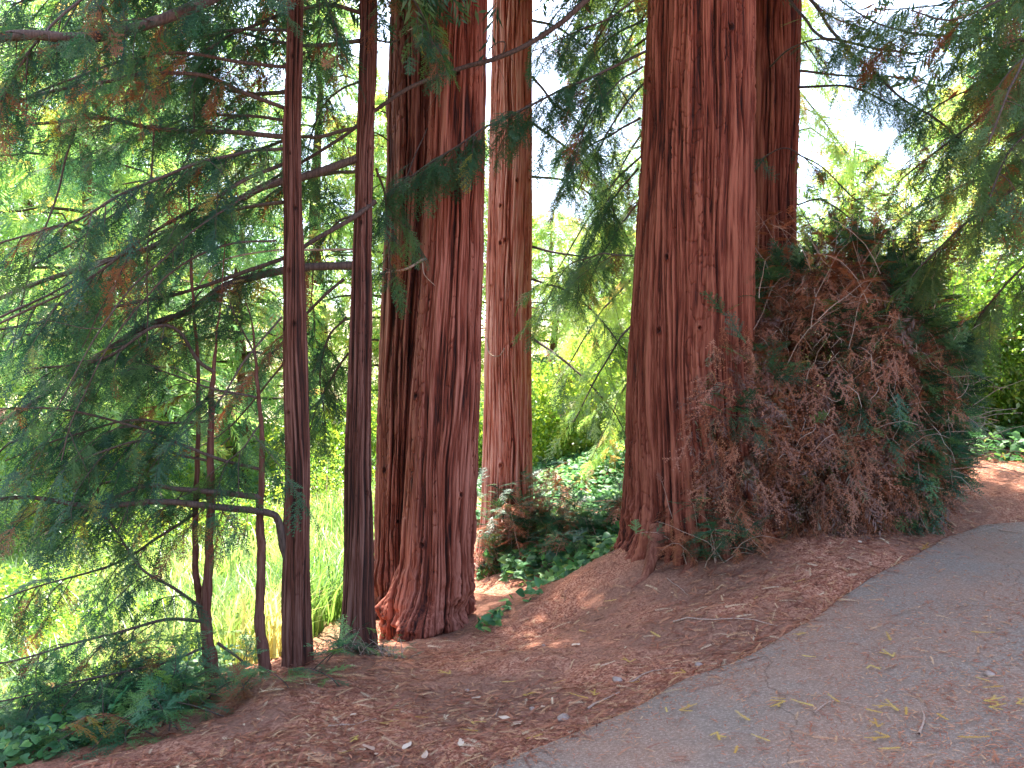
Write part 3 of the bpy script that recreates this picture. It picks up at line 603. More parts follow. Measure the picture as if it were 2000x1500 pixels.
# ---- upper crowns, above the picture: they shade the ground in front
def col(u, d): return lambda z: np.array([(u - 1000) / FPX * d, d])
crown(F, col(1375, 6.75), 6.0, 18.5, 3.6, 3600, .6, M_SPRAY, seed=1, nl=60)
crown(G, col(1500, 8.6), 7.0, 18, 3.2, 3000, .6, M_SPRAY, seed=2, nl=48)
crown(TW, col(860, 6.9), 6.4, 17.5, 3.4, 3400, .6, M_SPRAY, seed=3, nl=60)
crown(E, col(1000, 10), 8.2, 18.5, 3.3, 3000, .6, M_SPRAY, seed=4, nl=54)
crown(A, col(577, 5.1), 4.6, 10.8, 2.4, 2600, .42, M_SPRAY, seed=5, nl=50)
crown(B, col(720, 5.6), 4.9, 10.8, 2.3, 2300, .42, M_SPRAY, seed=6, nl=46)

# ---- tree at the right edge whose limbs reach into the picture
Rt = tree_at('conifer_tree', 2260, 960, 7.2, 'leafy conifer whose green boughs fill the upper right corner', 'conifer')
trunk(Rt, [(0,2210,2290),(500,2205,2300),(970,2195,2310)], 7.2, 13, 120, 120, M_BARK3, .012, .05, 12)
for pts, rr in (([(2220,40,7.0),(2000,76,6.3),(1900,72,6.2),(1800,66,6.3),(1720,48,6.5),(1640,0,6.8)], .02), ([(2220,200,7.0),(2060,170,6.2),(1960,200,5.9),(1850,280,6.1),(1760,350,6.5)], .018),
                ([(2220,-60,7.0),(2050,-40,6.0),(1950,0,5.6),(1860,40,5.6),(1780,20,5.8)], .02), ([(2220,330,7.0),(2080,330,6.4),(1960,380,6.0),(1850,470,6.0),(1780,540,6.2)], .018),
                ([(2220,430,7.2),(2100,450,7.0),(2000,520,6.8),(1920,610,6.8),(1880,700,7.0)], .016), ([(2230,120,7.2),(2100,110,7.6),(1980,150,7.9),(1860,190,8.2),(1760,260,8.6)], .018),
                ([(2230,260,7.4),(2080,280,8),(1960,330,8.4),(1840,380,8.8),(1740,440,9.2)], .018), ([(2230,-100,7.4),(2080,-60,8),(1960,-20,8.4),(1840,10,8.8),(1720,20,9.2)], .018),
                ([(2200,80,7.0),(2040,90,5.4),(1980,160,5.0),(1930,280,4.9)], .014), ([(2200,300,7.0),(2060,240,5.6),(1970,300,5.3),(1920,420,5.2)], .013)):
    limb(Rt, pts, rr, .006, L2=.75, fs=.24, step=.05, brown=.12, start=.15, base_tint=.56, bare=.4)
crown(Rt, col(2260, 7.2), 4.8, 12.5, 3.0, 2400, .5, M_SPRAY, seed=7, nl=50)

# ---- the dead and green brush at the foot of the broadest redwood
bc = P(1622, 1000, 7.2); bc[2] = H(bc[0], bc[1])
BR = thing('brush_clump', (bc[0], bc[1], bc[2]), 'rounded mass of dead brown and green sprouts beside the broadest redwood', 'brush')
def blob(cx, cy, cz, rx, ry, rz, n, shell=.55, seed=0, zlo=-.97):
    r = np.random.default_rng(seed); v = unit(r.normal(0, 1, (n * 2, 3))); v = v[v[:, 2] > zlo][:n]; k = shell + (1 - shell) * r.random(len(v)) ** .6
    lumpy = .84 + .34 * fbm(v[:, 0] * 2.2 + 9, v[:, 1] * 2.2 + 9, v[:, 2] * 2.2, seed, 3)
    return np.array([cx, cy, cz]) + v * np.array([rx, ry, rz]) * (k * lumpy)[:, None], v, k
stems = Buf(); dead = Buf(); live = Buf()
r = np.random.default_rng(5)
for k in range(330):                      # upright and arching shoots
    a = r.uniform(0, 2 * np.pi); rad0 = r.uniform(.1, .6); p = np.array([bc[0] + math.cos(a) * rad0, bc[1] + math.sin(a) * rad0 * .8, 0]); p[2] = H(p[0], p[1])
    v = unit(np.array([math.cos(a) * r.uniform(.1, .9), math.sin(a) * r.uniform(.1, .9), 1.0])); L = r.uniform(.8, 1.75); q = [p]
    for m in range(8): v = unit(v + r.normal(0, .12, 3) + np.array([math.cos(a), math.sin(a), -.9]) * .07 * m * .5); q.append(q[-1] + v * L / 8)
    tube(stems, np.array(q), np.linspace(.007, .0015, 9), 4, r.uniform(.2, .8))
for k in range(800):                      # dangling dead twigs on the near face
    pos, v, _ = blob(bc[0], bc[1], bc[2] + .95, 1.12, 1.0, 1.2, 1, .9, 5000 + k)
    if not len(pos): continue
    p = pos[0]; q = [p]; d = unit(r.normal(0, 1, 3) + np.array([0, -.2, -.7])); L = r.uniform(.12, .55)
    for m in range(5): d = unit(d + r.normal(0, .3, 3) + np.array([0, 0, -.12])); q.append(q[-1] + d * L / 5)
    tube(stems, np.array(q), np.linspace(.0035, .001, 6), 3, r.uniform(.5, 1))
lobes = [(bc[0] - .05, bc[1], bc[2] + .98, 1.04, 1.0, 1.26, 1.0), (bc[0] - 1.12, bc[1] - .9, bc[2] + .6, .40, .34, .95, .13), (bc[0] - .45, bc[1] - .65, bc[2] + .35, .7, .5, .6, .22), (bc[0] + .3, bc[1] - .3, bc[2] + .45, .55, .55, .65, .2)]
for li, (lx, ly, lz, rx_, ry_, rz_, frac) in enumerate(lobes):
    pos, v, k = blob(lx, ly, lz, rx_, ry_, rz_, int(7500 * frac), .6, 11 + li)
    kp = fbm(pos[:, 0] * 4, pos[:, 1] * 4, pos[:, 2] * 3, 99, 2) > .38; pos = pos[kp]; v = v[kp]
    place(dead, FR_DRY, pos, v * .45 + np.array([0, 0, -1.0]) + RNG.normal(0, .45, v.shape), unit(RNG.normal(0, 1, v.shape)), RNG.uniform(.12, .30, len(pos)), RNG.uniform(.74, 1, len(pos)))
    pos, v, k = blob(lx, ly, lz, rx_, ry_, rz_, int(3200 * frac), .2, 31 + li)
    pos2, v2, _k = blob(lx, ly, lz, rx_ * 1.02, ry_ * 1.04, rz_, int(1200 * frac), .9, 71 + li); place(dead, FR_DRY, pos2, v2 * .35 + np.array([0, 0, -1.0]) + RNG.normal(0, .3, v2.shape), unit(v2 + RNG.normal(0, .3, v2.shape)), RNG.uniform(.13, .27, len(pos2)), RNG.uniform(.88, 1, len(pos2)))
    place(dead, FR_LO, pos, v * .5 + np.array([0, 0, -.8]) + RNG.normal(0, .5, v.shape), unit(RNG.normal(0, 1, v.shape)), RNG.uniform(.12, .26, len(pos)), RNG.uniform(.72, .79, len(pos)))  # inner sprays tinted darker, painting shade into the gaps of the mass
    pos, v, k = blob(lx + .05, ly, lz + .05, rx_ * 1.05, ry_ * 1.05, rz_ * 1.03, int(4200 * frac), .8, 51 + li)
    keep = fbm(pos[:, 0] * 3, pos[:, 1] * 3, pos[:, 2] * 3, 77, 3) + .16 * (pos[:, 0] - bc[0]) + .02 * (pos[:, 2] - bc[2] - 1) > .50
    pos = pos[keep]; v = v[keep]
    place(live, FR_HI, pos, v * .9 + np.array([0, 0, -.1]) + RNG.normal(0, .35, v.shape), unit(np.array([0, 0, 1.0]) + RNG.normal(0, .3, v.shape)), RNG.uniform(.14, .28, len(pos)), RNG.uniform(0, .62, len(pos)))
# feathery green and brown shoots above the mass
for k in range(360):
    p = np.array([bc[0] + r.normal(.0, .5), bc[1] + r.normal(.1, .5), bc[2] + r.uniform(1.2, 2.15)]); v = unit(np.array([r.normal(.1, .45), r.normal(0, .3), 1.0])); L = r.uniform(.3, 1.0); q = [p]
    for m in range(6): v = unit(v + r.normal(0, .14, 3) + np.array([.05, 0, -.10 * m * .5])); q.append(q[-1] + v * L / 6)
    q = np.array(q); tube(stems, q, np.linspace(.004, .001, 7), 3, .5)
    n = int(L / .06); t = r.random(n) * 6; i0 = np.minimum(t.astype(int), 5); pp = q[i0] + (q[i0 + 1] - q[i0]) * (t - i0)[:, None]
    isdead = r.random() < .6
    place(dead if isdead else live, FR_HI, pp, r.normal(0, 1, (n, 3)) * [1, 1, .35] + [0, 0, .1], np.array([0, 0, 1.0]), r.uniform(.09, .2, n), r.uniform(.8, 1, n) if isdead else r.uniform(0, .6, n))
stems.build('stems', M_TWIG, BR); o = dead.build('dead_foliage', M_BUSH, BR); o['label'] = 'dry brown drooping sprays'
o = live.build('green_foliage', M_BUSH, BR); o['label'] = 'fresh dark green sprays'

def sprouts(name, u, v, d, label, n, w_, h_, brown, cat='sprouts', size=.2, lift=0, mat=None, lod=FR_HI, squash=.7):
    c = P(u, v, d); c[2] = H(c[0], c[1]); t = thing(name, c, label, cat); st = Buf(); fo = Buf(); r = np.random.default_rng(int(u))
    for k in range(n):
        p = c + np.array([r.normal(0, .3) * w_, r.normal(0, .2) * w_ * squash, 0]); p[2] = H(p[0], p[1]) - .02 + lift
        a = unit(np.array([r.normal(0, .5) * w_ / max(h_, .2), r.normal(-.15, .4), 1.0])); L = h_ * r.uniform(.45, 1.1); q = [p]
        for m in range(6): a = unit(a + r.normal(0, .13, 3) + np.array([0, 0, -.06 * m])); q.append(q[-1] + a * L / 6)
        q = np.array(q); tube(st, q, np.linspace(.005, .001, 7), 3, .5)
        m = max(3, int(L / .05)); tt = (.15 + .85 * r.random(m)) * 5.99; i0 = tt.astype(int); pp = q[i0] + (q[i0 + 1] - q[i0]) * (tt - i0)[:, None]; dead_ = r.random() < brown
        place(fo, lod, pp, r.normal(0, 1, (m, 3)) * [1, 1, .4] + [0, 0, -.35 if dead_ else .15], np.array([0, 0, 1.0]), size * r.uniform(.5, 1.1, m), r.uniform(.78, 1, m) if dead_ else r.uniform(0, .6, m))
    st.build('stems', M_LIMB if mat else M_TWIG, t); fo.build('foliage', mat or M_BUSH, t); return t
sprouts('root_sprouts', 1030, 1085, 9.3, 'brown and green sprouts crowding the right foot of the pale redwood', 52, .8, 1.15, .4, size=.26)
sprouts('root_sprouts', 1400, 1060, 6.1, 'drooping green and rusty sprigs in front of the broadest trunk foot', 26, .7, .7, .5, size=.2)
sprouts('root_sprouts', 640, 1275, 5.35, 'low green sprigs between the two slender redwoods', 22, .38, .22, .1, size=.09, squash=.3)
sprouts('root_sprouts', 730, 1275, 5.4, 'low green sprigs at the foot of the twin-trunked redwood', 30, .36, .17, .05, size=.08, squash=.3)
sprouts('root_sprouts', 1120, 1000, 8.6, 'feathery grey green boughs spreading over the ivy bank', 42, 1.3, .75, .12, size=.28)

for (u_, v_, d_, n_, lb) in [(390, 1345, 4.75, 16, 'hanging green sprays at the bank edge beside the forked sapling'), (270, 1410, 4.5, 34, 'green sprays spilling over the bank edge at the lower left'), (130, 1450, 4.3, 40, 'largest clump of green sprays in the lower left corner'), (20, 1470, 4.6, 40, 'green sprays cut by the left edge low in the corner'), (200, 1300, 5.6, 36, 'green sprays rising from the hollow below the left boughs')]:
    sprouts('low_boughs', u_, v_, d_, lb, n_, 1.1, .55, .1, 'low boughs', .2, 0, M_LOW)
M_BURL = bark_mat('gnarled_root_bark', (.03, .009, .006), (.13, .034, .018), (.28, .11, .07), .8, .9)
for tr, roots in ((F, [[(1290,1040,6.3),(1270,1085,6.1),(1230,1120,5.95)],[(1350,1040,6.25),(1350,1080,6.05),(1320,1110,5.9)],[(1400,1030,6.2),(1420,1065,6.0),(1440,1090,5.85)]]),):
    for rt in roots:
        pts = spline(np.array([P(*p) for p in rt]), 18); k = np.linspace(0, 1, 18); gz_ = Hn(pts[:, 0], pts[:, 1]) - .01; pts[:, 2] = np.where(k > .35, gz_ + (pts[:, 2] - gz_) * np.clip(1 - (k - .35) / .3, 0, 1), pts[:, 2])
        b = Buf(); tube(b, pts, .085 * (1 - k) ** 1.3 + .008, 16, .4, .4); b.build('root', M_BURL, tr, smooth=True)

# ------------------------------------------------------------------ background trees and shrubs
def bgtree(u, d, h, rad, label, n, tint=(.1, .7), size=.75, z0=.8, group='sunlit trees beyond the meadow', name='conifer_tree', lod=None, mat=None, seed=0, nl=44, cat='conifer'):
    x = (u - 1000) / FPX * d; zb = float(H(np.array(x), np.array(d)))
    t = thing(name, (x, d, zb), label, cat, group); b = Buf()
    pts = np.array([[x + .1 * math.sin(k * 1.3 + seed), d, zb - .3 + (h + .3) * k / 9] for k in range(10)]); tube(b, pts, np.linspace(.02 * h + .05, .02, 10), 10, .45, .1)
    b.build('trunk', M_BARK3, t, smooth=True)
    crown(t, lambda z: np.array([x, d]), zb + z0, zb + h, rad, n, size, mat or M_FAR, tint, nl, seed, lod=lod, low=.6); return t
bgtree(1400, 15.5, 13, 2.6, 'drooping conifer whose yellow green boughs hang behind the broadest trunk', 2600, (.25, .75), .55, 2.2, None, seed=31, nl=60)
GT = thing('conifer_tree', (2.35, 11.0, float(H(np.array(2.35), np.array(11.0)))), 'conifer directly behind the broadest trunk, its yellow green boughs drooping left into the gap', 'conifer')
trunk(GT, [(0,1315,1365),(500,1310,1370),(960,1305,1375)], 11.0, 14, 90, 120, M_BARK3, .012, .05, 15)
for k, v0 in enumerate(range(-260, 700, 75)):
    for sgn in ((-1,) if k % 2 else (-1, 1)):
        e_ = 150 + (k * 61 % 90) + (60 if sgn > 0 else 0); pts = [(1340, v0, 11.0), (1340 + sgn * e_ * .4, v0 + 40, 10.8 - (k % 3) * .5), (1340 + sgn * e_ * .75, v0 + 120, 10.6 - (k % 3) * .8), (1340 + sgn * e_ * 1.15, v0 + 260, 10.5 - (k % 3) * 1.0)]
        if sgn > 0: pts = [(p[0], p[1], p[2] + 1.5) for p in pts]
        o = limb(GT, pts, .022, .006, L2=.75, fs=.30, step=.085, fstep=.10, brown=.05, yellow=.05, base_tint=.55, start=.1)
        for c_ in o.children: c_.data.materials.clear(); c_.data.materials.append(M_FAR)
crown(GT, lambda z: np.array([2.35, 11.0]), 6.5, 14, 2.6, 1800, .5, M_SPRAY, seed=77, nl=40)
L_ = [(-260,17,14,4.0),(-20,20,16,4.4),(170,15,11,3.0),(330,22,16,4.2),(470,19,9,2.6),(620,27,17,4.2),(760,24,12,3.2),(900,30,13,3.6),(1080,30,9,3.2),(1210,34,9,3.4),(60,29,17,4.6),(250,32,16,4.5),(2080,15,9.5,3.2),(1900,22,9,3.4),(1670,26,9.0,2.6),(2250,20,13,4.0)]
lab = ['tallest pale green conifer at the far left edge behind the hanging boughs','large yellow green conifer rising behind the left boughs','loose bright conifer just beyond the bank on the left','broad sunlit conifer seen between the left boughs','short bright conifer seen left of the slender redwood','far sunlit conifer showing between the two slender redwoods',
  'conifer showing in the gap left of the twin-trunked redwood','far conifer mostly hidden behind the twin-trunked redwood','low yellow green tree glowing right of the pale redwood','low sunlit tree glowing beside the broadest trunk','dark tall conifer farthest away on the left','tall far conifer behind the left boughs near the slender trunks','green conifer beyond the brush at the right edge','distant conifer above the brush on the right','small distant tree in the bright gap above the brush','tall conifer at the far right behind the hanging boughs']
for k, ((u, d, h, rad), lb) in enumerate(zip(L_, lab)):
    bgtree(u, d, h, rad, lb, int(900 + 42 * rad * h), (.05, .68) if u < 640 else (.3, .8), .5 + d * .012, .5, seed=50 + k)  # centre and right crowns tinted brighter to hold the painted glow
def shrub(u, v, d, rx, rz, label, n, tint=(.2, 1), size=.22, mat=None, cat='shrub', name='leafy_shrub', group=None):
    x = (u - 1000) / FPX * d; zb = float(H(np.array(x), np.array(d))); t = thing(name, (x, d, zb), label, cat, group); st = Buf(); fo = Buf(); r = np.random.default_rng(int(u + d * 10))
    for k in range(26):
        a = r.uniform(0, 6.28); e = np.array([x + math.cos(a) * rx * .7, d + math.sin(a) * rx * .6, zb + rz * r.uniform(.6, 1.5)]); tube(st, spline([(x, d, zb - .1), ((x + e[0]) / 2, (d + e[1]) / 2, zb + rz * .7), e], 8), np.linspace(.02, .004, 8), 4, .5)
    pos, vv, _ = blob(x, d, zb + rz * .75, rx, rx * .8, rz, n, .35, int(u)); place(fo, LF, pos, vv + r.normal(0, .4, vv.shape), unit(r.normal(0, 1, vv.shape)), size * r.uniform(.6, 1.3, len(pos)), np.clip(r.uniform(*tint, len(pos)), 0, 1))
    st.build('stems', M_TWIG, t); fo.build('foliage', mat or M_BROAD, t); return t
SG = 'bright leafy shrubs in the sunlit clearing'
shrub(1130, 920, 13.5, 1.3, 1.0, 'glowing yellow green shrub between the pale redwood and the broadest trunk', 2600, (.4, 1), group=SG)
shrub(1220, 900, 15.5, 1.6, 1.3, 'sunlit shrub just left of the broadest trunk behind the ivy', 2600, (.3, 1), group=SG)
shrub(930, 1000, 15.0, .9, .9, 'sunlit shrub in the narrow gap left of the pale redwood', 1400, (.2, .9), group=SG)
shrub(1960, 800, 10.5, 1.3, 1.3, 'bright green leafy shrub beyond the brush at the right edge', 4200, (.1, .8), .17, group=SG)
shrub(2150, 800, 10.0, 1.4, 1.5, 'leafy shrub just outside the right edge above the mulch', 2600, (.1, .8), .2, group=SG)
shrub(1820, 800, 13, 1.6, 1.4, 'pale leafy shrub showing behind the right side of the brush', 2600, (.2, .9), .22, group=SG)
shrub(700, 960, 19, 2.2, 1.5, 'sunlit shrub behind the meadow left of the twin-trunked redwood', 2200, (.3, 1), .3, group=SG)
shrub(420, 950, 22, 2.6, 1.6, 'sunlit shrub behind the meadow beyond the saplings', 2200, (.3, 1), .32, group=SG)
shrub(150, 980, 18, 2.4, 1.6, 'sunlit shrub behind the meadow on the far left', 2200, (.3, 1), .3, group=SG)

for (u_, v_, d_, rx_, rz_, lb) in [(60, 1200, 8.5, .8, .5, 'leafy weed clump in the meadow at the left edge'), (250, 1150, 10.5, 1.0, .6, 'leafy weed clump in the meadow left of the forked sapling'), (460, 1120, 11.5, .9, .6, 'leafy weed clump seen between the saplings'), (150, 1300, 7.0, .6, .4, 'low weeds in the hollow below the left boughs'), (330, 1270, 7.2, .5, .35, 'low weeds just beyond the forked sapling'), (635, 1080, 15, 1.2, .8, 'leafy weeds in the meadow between the two slender redwoods'), (20, 1090, 13, 1.4, .9, 'wide weed thicket far back at the left edge')]:
    shrub(u_, v_, d_, rx_, rz_, lb, 900, (.2, 1), .13, cat='weeds', name='weed_clump', group='weed clumps in the meadow')

# ------------------------------------------------------------------ grass, ivy, litter
def scatter_region(n, xr, yr, test, seed):
    r = np.random.default_rng(seed); x = r.uniform(*xr, n); y = r.uniform(*yr, n); k = test(x, y); return x[k], y[k]
gx_, gy_ = scatter_region(120000, (-13, 1.0), (5.2, 23), lambda x, y: (x < -1.25 + (y - 7.5) * .07) & (x > -.72 * y - 1.5) & (x < -.2 * (y - 7) * 0 + .3) & ~((x > -1.75) & (y < 8.0)) & ~((x > -3.3 + (y - 4.5) * .95) & (y < 6.4)) & (np.random.default_rng(3).random(len(x)) < np.clip(9 / y, .2, 1)), 21)
n = len(gx_); gz = Hn(gx_, gy_); r = np.random.default_rng(9); a = r.uniform(0, 6.28, n); Lh = r.uniform(.35, .8, n) * (.7 + .6 * noise(gx_ * .8, gy_ * .8, 0, 5)); lean = r.uniform(.15, .75, n); wd = r.uniform(.005, .010, n) * (1 + gy_ * .06)
dx = np.cos(a); dy = np.sin(a); V = []
for t in (0, .4, .75, 1):
    cxx = gx_ + dx * Lh * lean * t ** 2; cyy = gy_ + dy * Lh * lean * t ** 2; czz = gz - .02 + Lh * (t - .38 * lean * t ** 3)
    ww = wd * (1 - t ** 2 * .95)
    for sg in (-1, 1): V.append(np.stack([cxx - dy * ww * sg, cyy + dx * ww * sg, czz], 1))
V = np.stack(V, 1).reshape(-1, 3); k = (np.arange(n) * 8)[:, None, None]; Q = (np.array([[0, 1, 3, 2], [2, 3, 5, 4], [4, 5, 7, 6]])[None] + k).reshape(-1, 4)
b = Buf(); b.add(V, q=Q, c=np.repeat(np.clip(fbm(gx_ * 1.6, gy_ * 1.6, 0, 6, 3) * 1.5 - .35 + r.random(n) * .4, 0, 1), 8))
tag(b.build('meadow_grass', M_GRASS), 'tall bright green meadow grass in the sunlit hollow beyond the trunks', 'grass', kind='stuff')

def ivy(name, n, xr, yr, test, size, label, seed, lift=.12):
    x, y = scatter_region(n, xr, yr, test, seed); z = Hn(x, y); r = np.random.default_rng(seed); m = len(x); b = Buf()
    place(b, IV, np.stack([x, y, z + r.uniform(.01, lift, m)], 1), np.stack([r.normal(0, 1, m), r.normal(-.3, 1, m), r.normal(-.2, .3, m)], 1), unit(np.array([0, -.5, 1.0]) + r.normal(0, .45, (m, 3))), size * r.uniform(.6, 1.25, m), np.clip(r.uniform(0, .9, m) + (r.random(m) < .05) * .5, 0, 1))
    return tag(b.build(name, M_IVY), label, 'ivy', kind='stuff')
def bank(x, y):
    u = 1000 + x / y * FPX; lim = 930 + 0 * x; e = noise(x * 2.5, y * 2.5, 0, 3)
    return (y > 7.75 + (e - .5) * .8 - (x - .5) * .6) & (x > -.05 + (e - .5) * .5 - .1 * (y - 8)) & (y < 14) & ((x < 1.6) | (y > 8.2))
ivy('ivy_ground_cover', 17000, (-.6, 4), (7, 14), bank, .085, 'dark glossy ivy covering the bank between the pale redwood and the broadest trunk', 41, .22)
ivy('ivy_ground_cover', 700, (-.3, .95), (5.9, 7.6), lambda x, y: np.abs((x + .05) * .8 - (y - 6.3) * .62 - (noise(x * 5, y * 5) - .5) * .15) < .08, .07, 'thin strip of ivy beside the small trodden path', 42, .09)
ivy('ivy_ground_cover', 5200, (-4.6, -1.9), (3.4, 5.6), lambda x, y: (x < -2.35 + (y - 3.7) * .62 + (noise(x * 4, y * 4) - .5) * .3) & (x > -3.6 + (y - 3.7) * .62), .05, 'ivy and low leaves at the lower left corner below the bank', 43, .2)
ivy('ivy_ground_cover', 2600, (3.2, 7), (7.9, 12), lambda x, y: (y > 8.6 + (noise(x * 3, y * 3) - .5)) & (x > 3.4), .10, 'bright ivy trailing at the foot of the shrub on the right edge', 44, .3)

def litter(name, n, test, tmpl, size, tint, mat, label, seed, xr=(-3, 7), yr=(2.6, 11), lift=.006, cat='leaf litter', bias=1.0):
    r = np.random.default_rng(seed); y = yr[0] + (yr[1] - yr[0]) * r.random(n) ** 1.7; x = (r.uniform(-.75, .75, n)) * y
    k = (x > xr[0]) & (x < xr[1]); x = x[k]; y = y[k]; k = test(x, y, r); x = x[k]; y = y[k]; m = len(x); z = surf(x, y); b = Buf(); e = .03
    gxx = (surf(x + e, y) - z) / e; gyy = (surf(x, y + e) - z) / e; nrm = unit(np.stack([-np.clip(gxx, -1, 1), -np.clip(gyy, -1, 1), np.ones(m)], 1))
    dr = np.stack([r.normal(0, 1, m) + .3, r.normal(0, 1, m) + .15, np.zeros(m)], 1); dr = dr - nrm * (dr * nrm).sum(1)[:, None]; dr = unit(dr) + nrm * r.normal(0.02, .09, m)[:, None]
    place(b, tmpl, np.stack([x, y, z + lift], 1) + nrm * .003, dr, unit(nrm + r.normal(0, .25, (m, 3))), r.uniform(*size, m), r.uniform(*tint, m))
    return tag(b.build(name, mat), label, cat, kind='stuff')
def on_soil(x, y, r):
    e = edge_dist(x, y); dens = .35 + .65 * sstep(.35, .6, fbm(x * 1.2, y * 1.2, 0, 12, 3)) + .6 * np.exp(-np.abs(e) / .25); left = x > -2.25 + (y - 3.7) * .62
    return (e < .02 + .07 * r.random(len(x)) ** 3) & (r.random(len(x)) < dens) & (left | (y > 6)) & ~((x < -1.3) & (y > 6) & (y < 7.2))
def on_asph(x, y, r):
    e = edge_dist(x, y); return (e > 0) & (r.random(len(x)) < .16 + .9 * np.exp(-e / .13) + .7 * sstep(.55, .7, fbm(x * .9, y * .9, 0, 15, 3)) + .9 * sstep(.9, 2.2, x) * (y < 4.6))
def sliver(seed):
    r = np.random.default_rng(seed); V = []; T = []; k = 6
    for i in range(k):
        t = i / (k - 1); V += [np.array([t, .07 * math.sin(t * math.pi) + .04 * math.sin(t * 5 + seed), .05 * math.sin(t * 3)]), np.array([t, -.07 * math.sin(t * math.pi) + .04 * math.sin(t * 5 + seed), .02])]
    for i in range(k - 1): T += [(2 * i, 2 * i + 1, 2 * i + 3), (2 * i, 2 * i + 3, 2 * i + 2)]
    return np.array(V), np.array(T)
SLIV = [sliver(s) for s in range(5)]
litter('needle_litter', 42000, on_soil, FR_SP, (.05, .15), (.0, 1), M_LITTER, 'reddish brown fallen needle sprays carpeting the bare soil', 61)
litter('bark_litter', 36000, on_soil, SLIV, (.010, .055), (0, .86), M_LITTER, 'small bark chips and dry leaf bits strewn over the soil', 62)
litter('asphalt_litter', 75000, on_asph, SLIV, (.008, .035), (.2, .85), M_LITTER, 'fine brown needles and chips sprinkled over the asphalt', 63)
litter('asphalt_litter', 8000, on_asph, FR_SP, (.03, .10), (.2, .95), M_LITTER, 'brown needle sprays lying thinly over the asphalt', 64)

# individual fallen sprigs, leaves, twigs and stones
def drop(name, u, v, tmpl, size, mat, label, cat, group, ang=None, tint=.4, seed=0, lift=.012):
    g = ground_at(u, v); z = float(surf(np.array(g[0]), np.array(g[1]))) + lift; r = np.random.default_rng(seed + int(u * 7 + v)); a = r.uniform(0, 6.28) if ang is None else ang
    b = Buf(); V, T = tmpl; e = .05; nx_ = -(float(surf(np.array(g[0] + e), np.array(g[1]))) - z + lift) / e; ny_ = -(float(surf(np.array(g[0]), np.array(g[1] + e))) - z + lift) / e
    nr = unit(np.array([nx_, ny_, 1])); d = np.array([math.cos(a), math.sin(a), 0]); d = unit(d - nr * d.dot(nr)); y = np.cross(nr, d)
    b.add((V @ np.stack([d, y, nr])) * size + np.array([g[0], g[1], z]), t=T, c=tint); return tag(b.build(name, mat, origin=(g[0], g[1], z)), label, cat, group)
SPR = [frond_template(s + 70, nside=2 if s % 2 else 0, space=.055, nl=.2, nw=.045, side=.6) for s in range(5)]
for V, T in SPR: V[:, 2] = np.abs(V[:, 2]) * .3
yel_a = [(1505,1378),(1535,1388),(1565,1297),(1575,1250),(1590,1395),(1640,1388),(1700,1315),(1740,1265),(1745,1302),(1690,1405),(1300,1400),(1325,1408),(1505,1470),(1740,1395),(1755,1410),(1770,1398),(1930,1405),(1895,1250),(1920,1390),(1830,1415),(1905,1342),(1740,1460),(1760,1485),(1715,1440),(1465,1425),(1960,1360),(1985,1395),(1870,1460),(1400,1450),(1440,1480)]
ORD = ['leftmost', 'second from left', 'third from left', 'fourth from left', 'fifth from left', 'sixth from left', 'seventh from left', 'eighth from left', 'ninth from left', 'tenth from left', 'eleventh from left', 'twelfth from left', 'thirteenth from left', 'fourteenth from left', 'rightmost']
def rowlabels(pts, cuts, fmt):        # says which one: its row (far, middle, near) and its rank from the left
    names = ['farthest', 'middle', 'nearest']; rows = {}
    for p in pts: rows.setdefault(sum(p[1] > c for c in cuts), []).append(p)
    return {p: fmt % (ORD[min(sorted(r).index(p), 14)], names[q]) for q, r in rows.items() for p in r}
LA = rowlabels(yel_a, (1350, 1409), 'yellow sprig on the asphalt, %s in the %s row')
for k, (u, v) in enumerate(yel_a):
    drop('yellow_sprig', u, v, SPR[k % 5],  .07 + .04 * ((k * 37 % 10) / 10), M_YEL, LA[(u, v)], 'fallen sprig', 'yellow sprigs on the asphalt', tint=(k * 29 % 60) / 100)
yel_s = [(1250,1335),(1160,1360),(1205,1180),(905,1300),(920,1420),(935,1435),(880,1320),(1080,1330),(1060,1440),(740,1420),(780,1385),(700,1440),(810,1405),(1290,1250),(1340,1320),(1130,1240),(1800,1078),(1550,1148),(1480,1180),(1230,1300),(660,1480),(1020,1350),(980,1330),(1150,1365)]
LS = rowlabels(yel_s, (1265, 1370), 'yellow sprig on the brown soil, %s in the %s row')
for k, (u, v) in enumerate(yel_s):
    drop('yellow_sprig', u, v, SPR[(k + 2) % 5], .07 + .04 * ((k * 53 % 10) / 10), M_YEL, LS[(u, v)], 'fallen sprig', 'yellow sprigs on the soil', tint=(k * 31 % 70) / 100)
def oval(seed):
    n = 12; V = [np.array([0, 0, .06])] + [np.array([math.cos(i / n * 6.283) * .5, math.sin(i / n * 6.283) * .26 * (1 + .2 * math.cos(i / n * 6.283)), .04 * math.sin(i * 1.7 + seed)]) for i in range(n)]
    return np.array(V), np.array([(0, 1 + i, 1 + (i + 1) % n) for i in range(n)])
pale = [(1180,1310),(1010,1418),(985,1399),(1010,1410),(830,1475),(795,1455),(735,1485),(930,1355),(1125,1268),(1060,1382),(900,1462),(720,1460),(690,1400),(1680,1060)]
LP = rowlabels(pale, (1360, 1430), 'pale oval dry leaf on the soil, %s in the %s row')
for k, (u, v) in enumerate(pale):
    drop('dry_leaf', u, v, oval(k), .045 + .012 * (k % 3), M_PALE, LP[(u, v)], 'fallen leaf', 'pale dry leaves on the soil', tint=(k * 37 % 100) / 100)
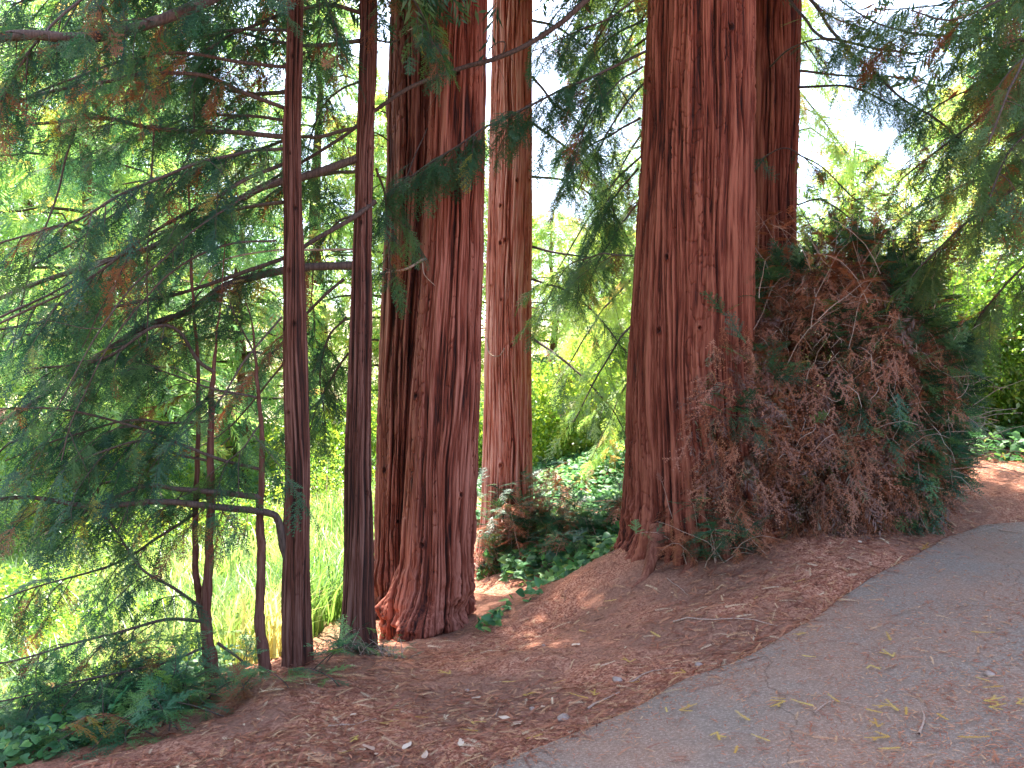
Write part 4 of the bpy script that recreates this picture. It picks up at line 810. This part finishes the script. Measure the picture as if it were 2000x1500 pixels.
def twig_on(pix, r_, label, seed=0):
    b = Buf(); pts = []
    for (u, v) in pix:
        g = ground_at(u, v); pts.append([g[0], g[1], float(surf(np.array(g[0]), np.array(g[1]))) + .008])
    p = spline(np.array(pts), 16); p[:, 2] = surf(p[:, 0], p[:, 1]) + r_ + .004; tube(b, p, np.linspace(r_, r_ * .4, 16), 6, .4, .2); tag(b.build('fallen_twig', M_TWIG, origin=p[0], smooth=True), label, 'twig', 'fallen twigs')
for pix, r_, lb in [([(1148,1387),(1180,1370),(1210,1355)], .007, 'dark stick on the soil pointing at the asphalt corner'), ([(1315,1228),(1400,1226),(1450,1220),(1518,1228)], .006, 'longest curved twig on the slope above the asphalt edge'), ([(1230,1335),(1270,1318),(1320,1312)], .005, 'twig just above the dark stick near the asphalt corner'),
        ([(1303,1135),(1330,1148),(1345,1156)], .004, 'thin pale twig on the slope below the broadest trunk'), ([(1950,1045),(2000,1052)], .006, 'stick at the right edge where mulch meets asphalt'), ([(1460,1302),(1500,1294)], .004, 'thin dark twig lying along the asphalt edge'),
        ([(968,1398),(975,1378)], .004, 'short upright-lying twig among the pale leaves on the soil'), ([(640,1430),(700,1415),(735,1408)], .005, 'twig on the bare soil at the lower left'), ([(1590,1410),(1625,1388),(1690,1395)], .004, 'thin twig among the yellow sprigs on the asphalt'), ([(1795,1455),(1805,1420),(1800,1400)], .006, 'brown twig on the asphalt near the lower right corner'),
        ([(330,1375),(380,1350),(450,1338),(530,1335)], .007, 'long thin root-like twig arching along the bank edge'), ([(1640,1005),(1580,1010),(1520,1025),(1480,1035)], .012, 'thick broken branch lying under the brush')]: twig_on(pix, r_, lb)
def stone(u, v, s, lb, seed):
    g = ground_at(u, v); r = np.random.default_rng(seed); nu, nv = 16, 9; V = []
    for i in range(nv):
        for j in range(nu):
            ph = math.pi * i / (nv - 1); th = 6.283 * j / nu; p = np.array([math.sin(ph) * math.cos(th), math.sin(ph) * math.sin(th), math.cos(ph) * .55]); V.append(p)
    V = np.array(V); V *= (1 + .5 * (noise(V[:, 0] * 1.8 + seed, V[:, 1] * 1.8, V[:, 2] * 1.8, seed) - .5))[:, None]
    z = float(surf(np.array(g[0]), np.array(g[1]))); Q = [(i * nu + j, i * nu + (j + 1) % nu, (i + 1) * nu + (j + 1) % nu, (i + 1) * nu + j) for i in range(nv - 1) for j in range(nu)]
    b = Buf(); b.add(V * s + np.array([g[0], g[1], z + s * .2]), q=Q); tag(b.build('stone', M_STONE, origin=(g[0], g[1], z), smooth=True), lb, 'stone', 'small stones on the soil')
for k, (u, v, s, lb) in enumerate([(1205,1330,.028,'grey stone on the soil above the dark stick'),(1100,1402,.032,'flat grey stone nearest the asphalt corner'),(912,1342,.014,'small round dark pebble on the middle of the soil'),(1365,1300,.022,'stone on the soil just above the asphalt edge'),(1062,1265,.014,'pale pebble below the strip of ivy'),(1575,1035,.03,'stone half buried at the foot of the brush'),(1040,1382,.016,'small stone beside the pale oval leaves'),(1932,1330,.022,'dark green-grey stone on the asphalt at right')]):
    stone(u, v, s, lb, k + 1)
for o in bpy.data.objects:
    if '_o' in o: del o['_o']
print('TRIS', sum(len(m.loops) for m in bpy.data.meshes))
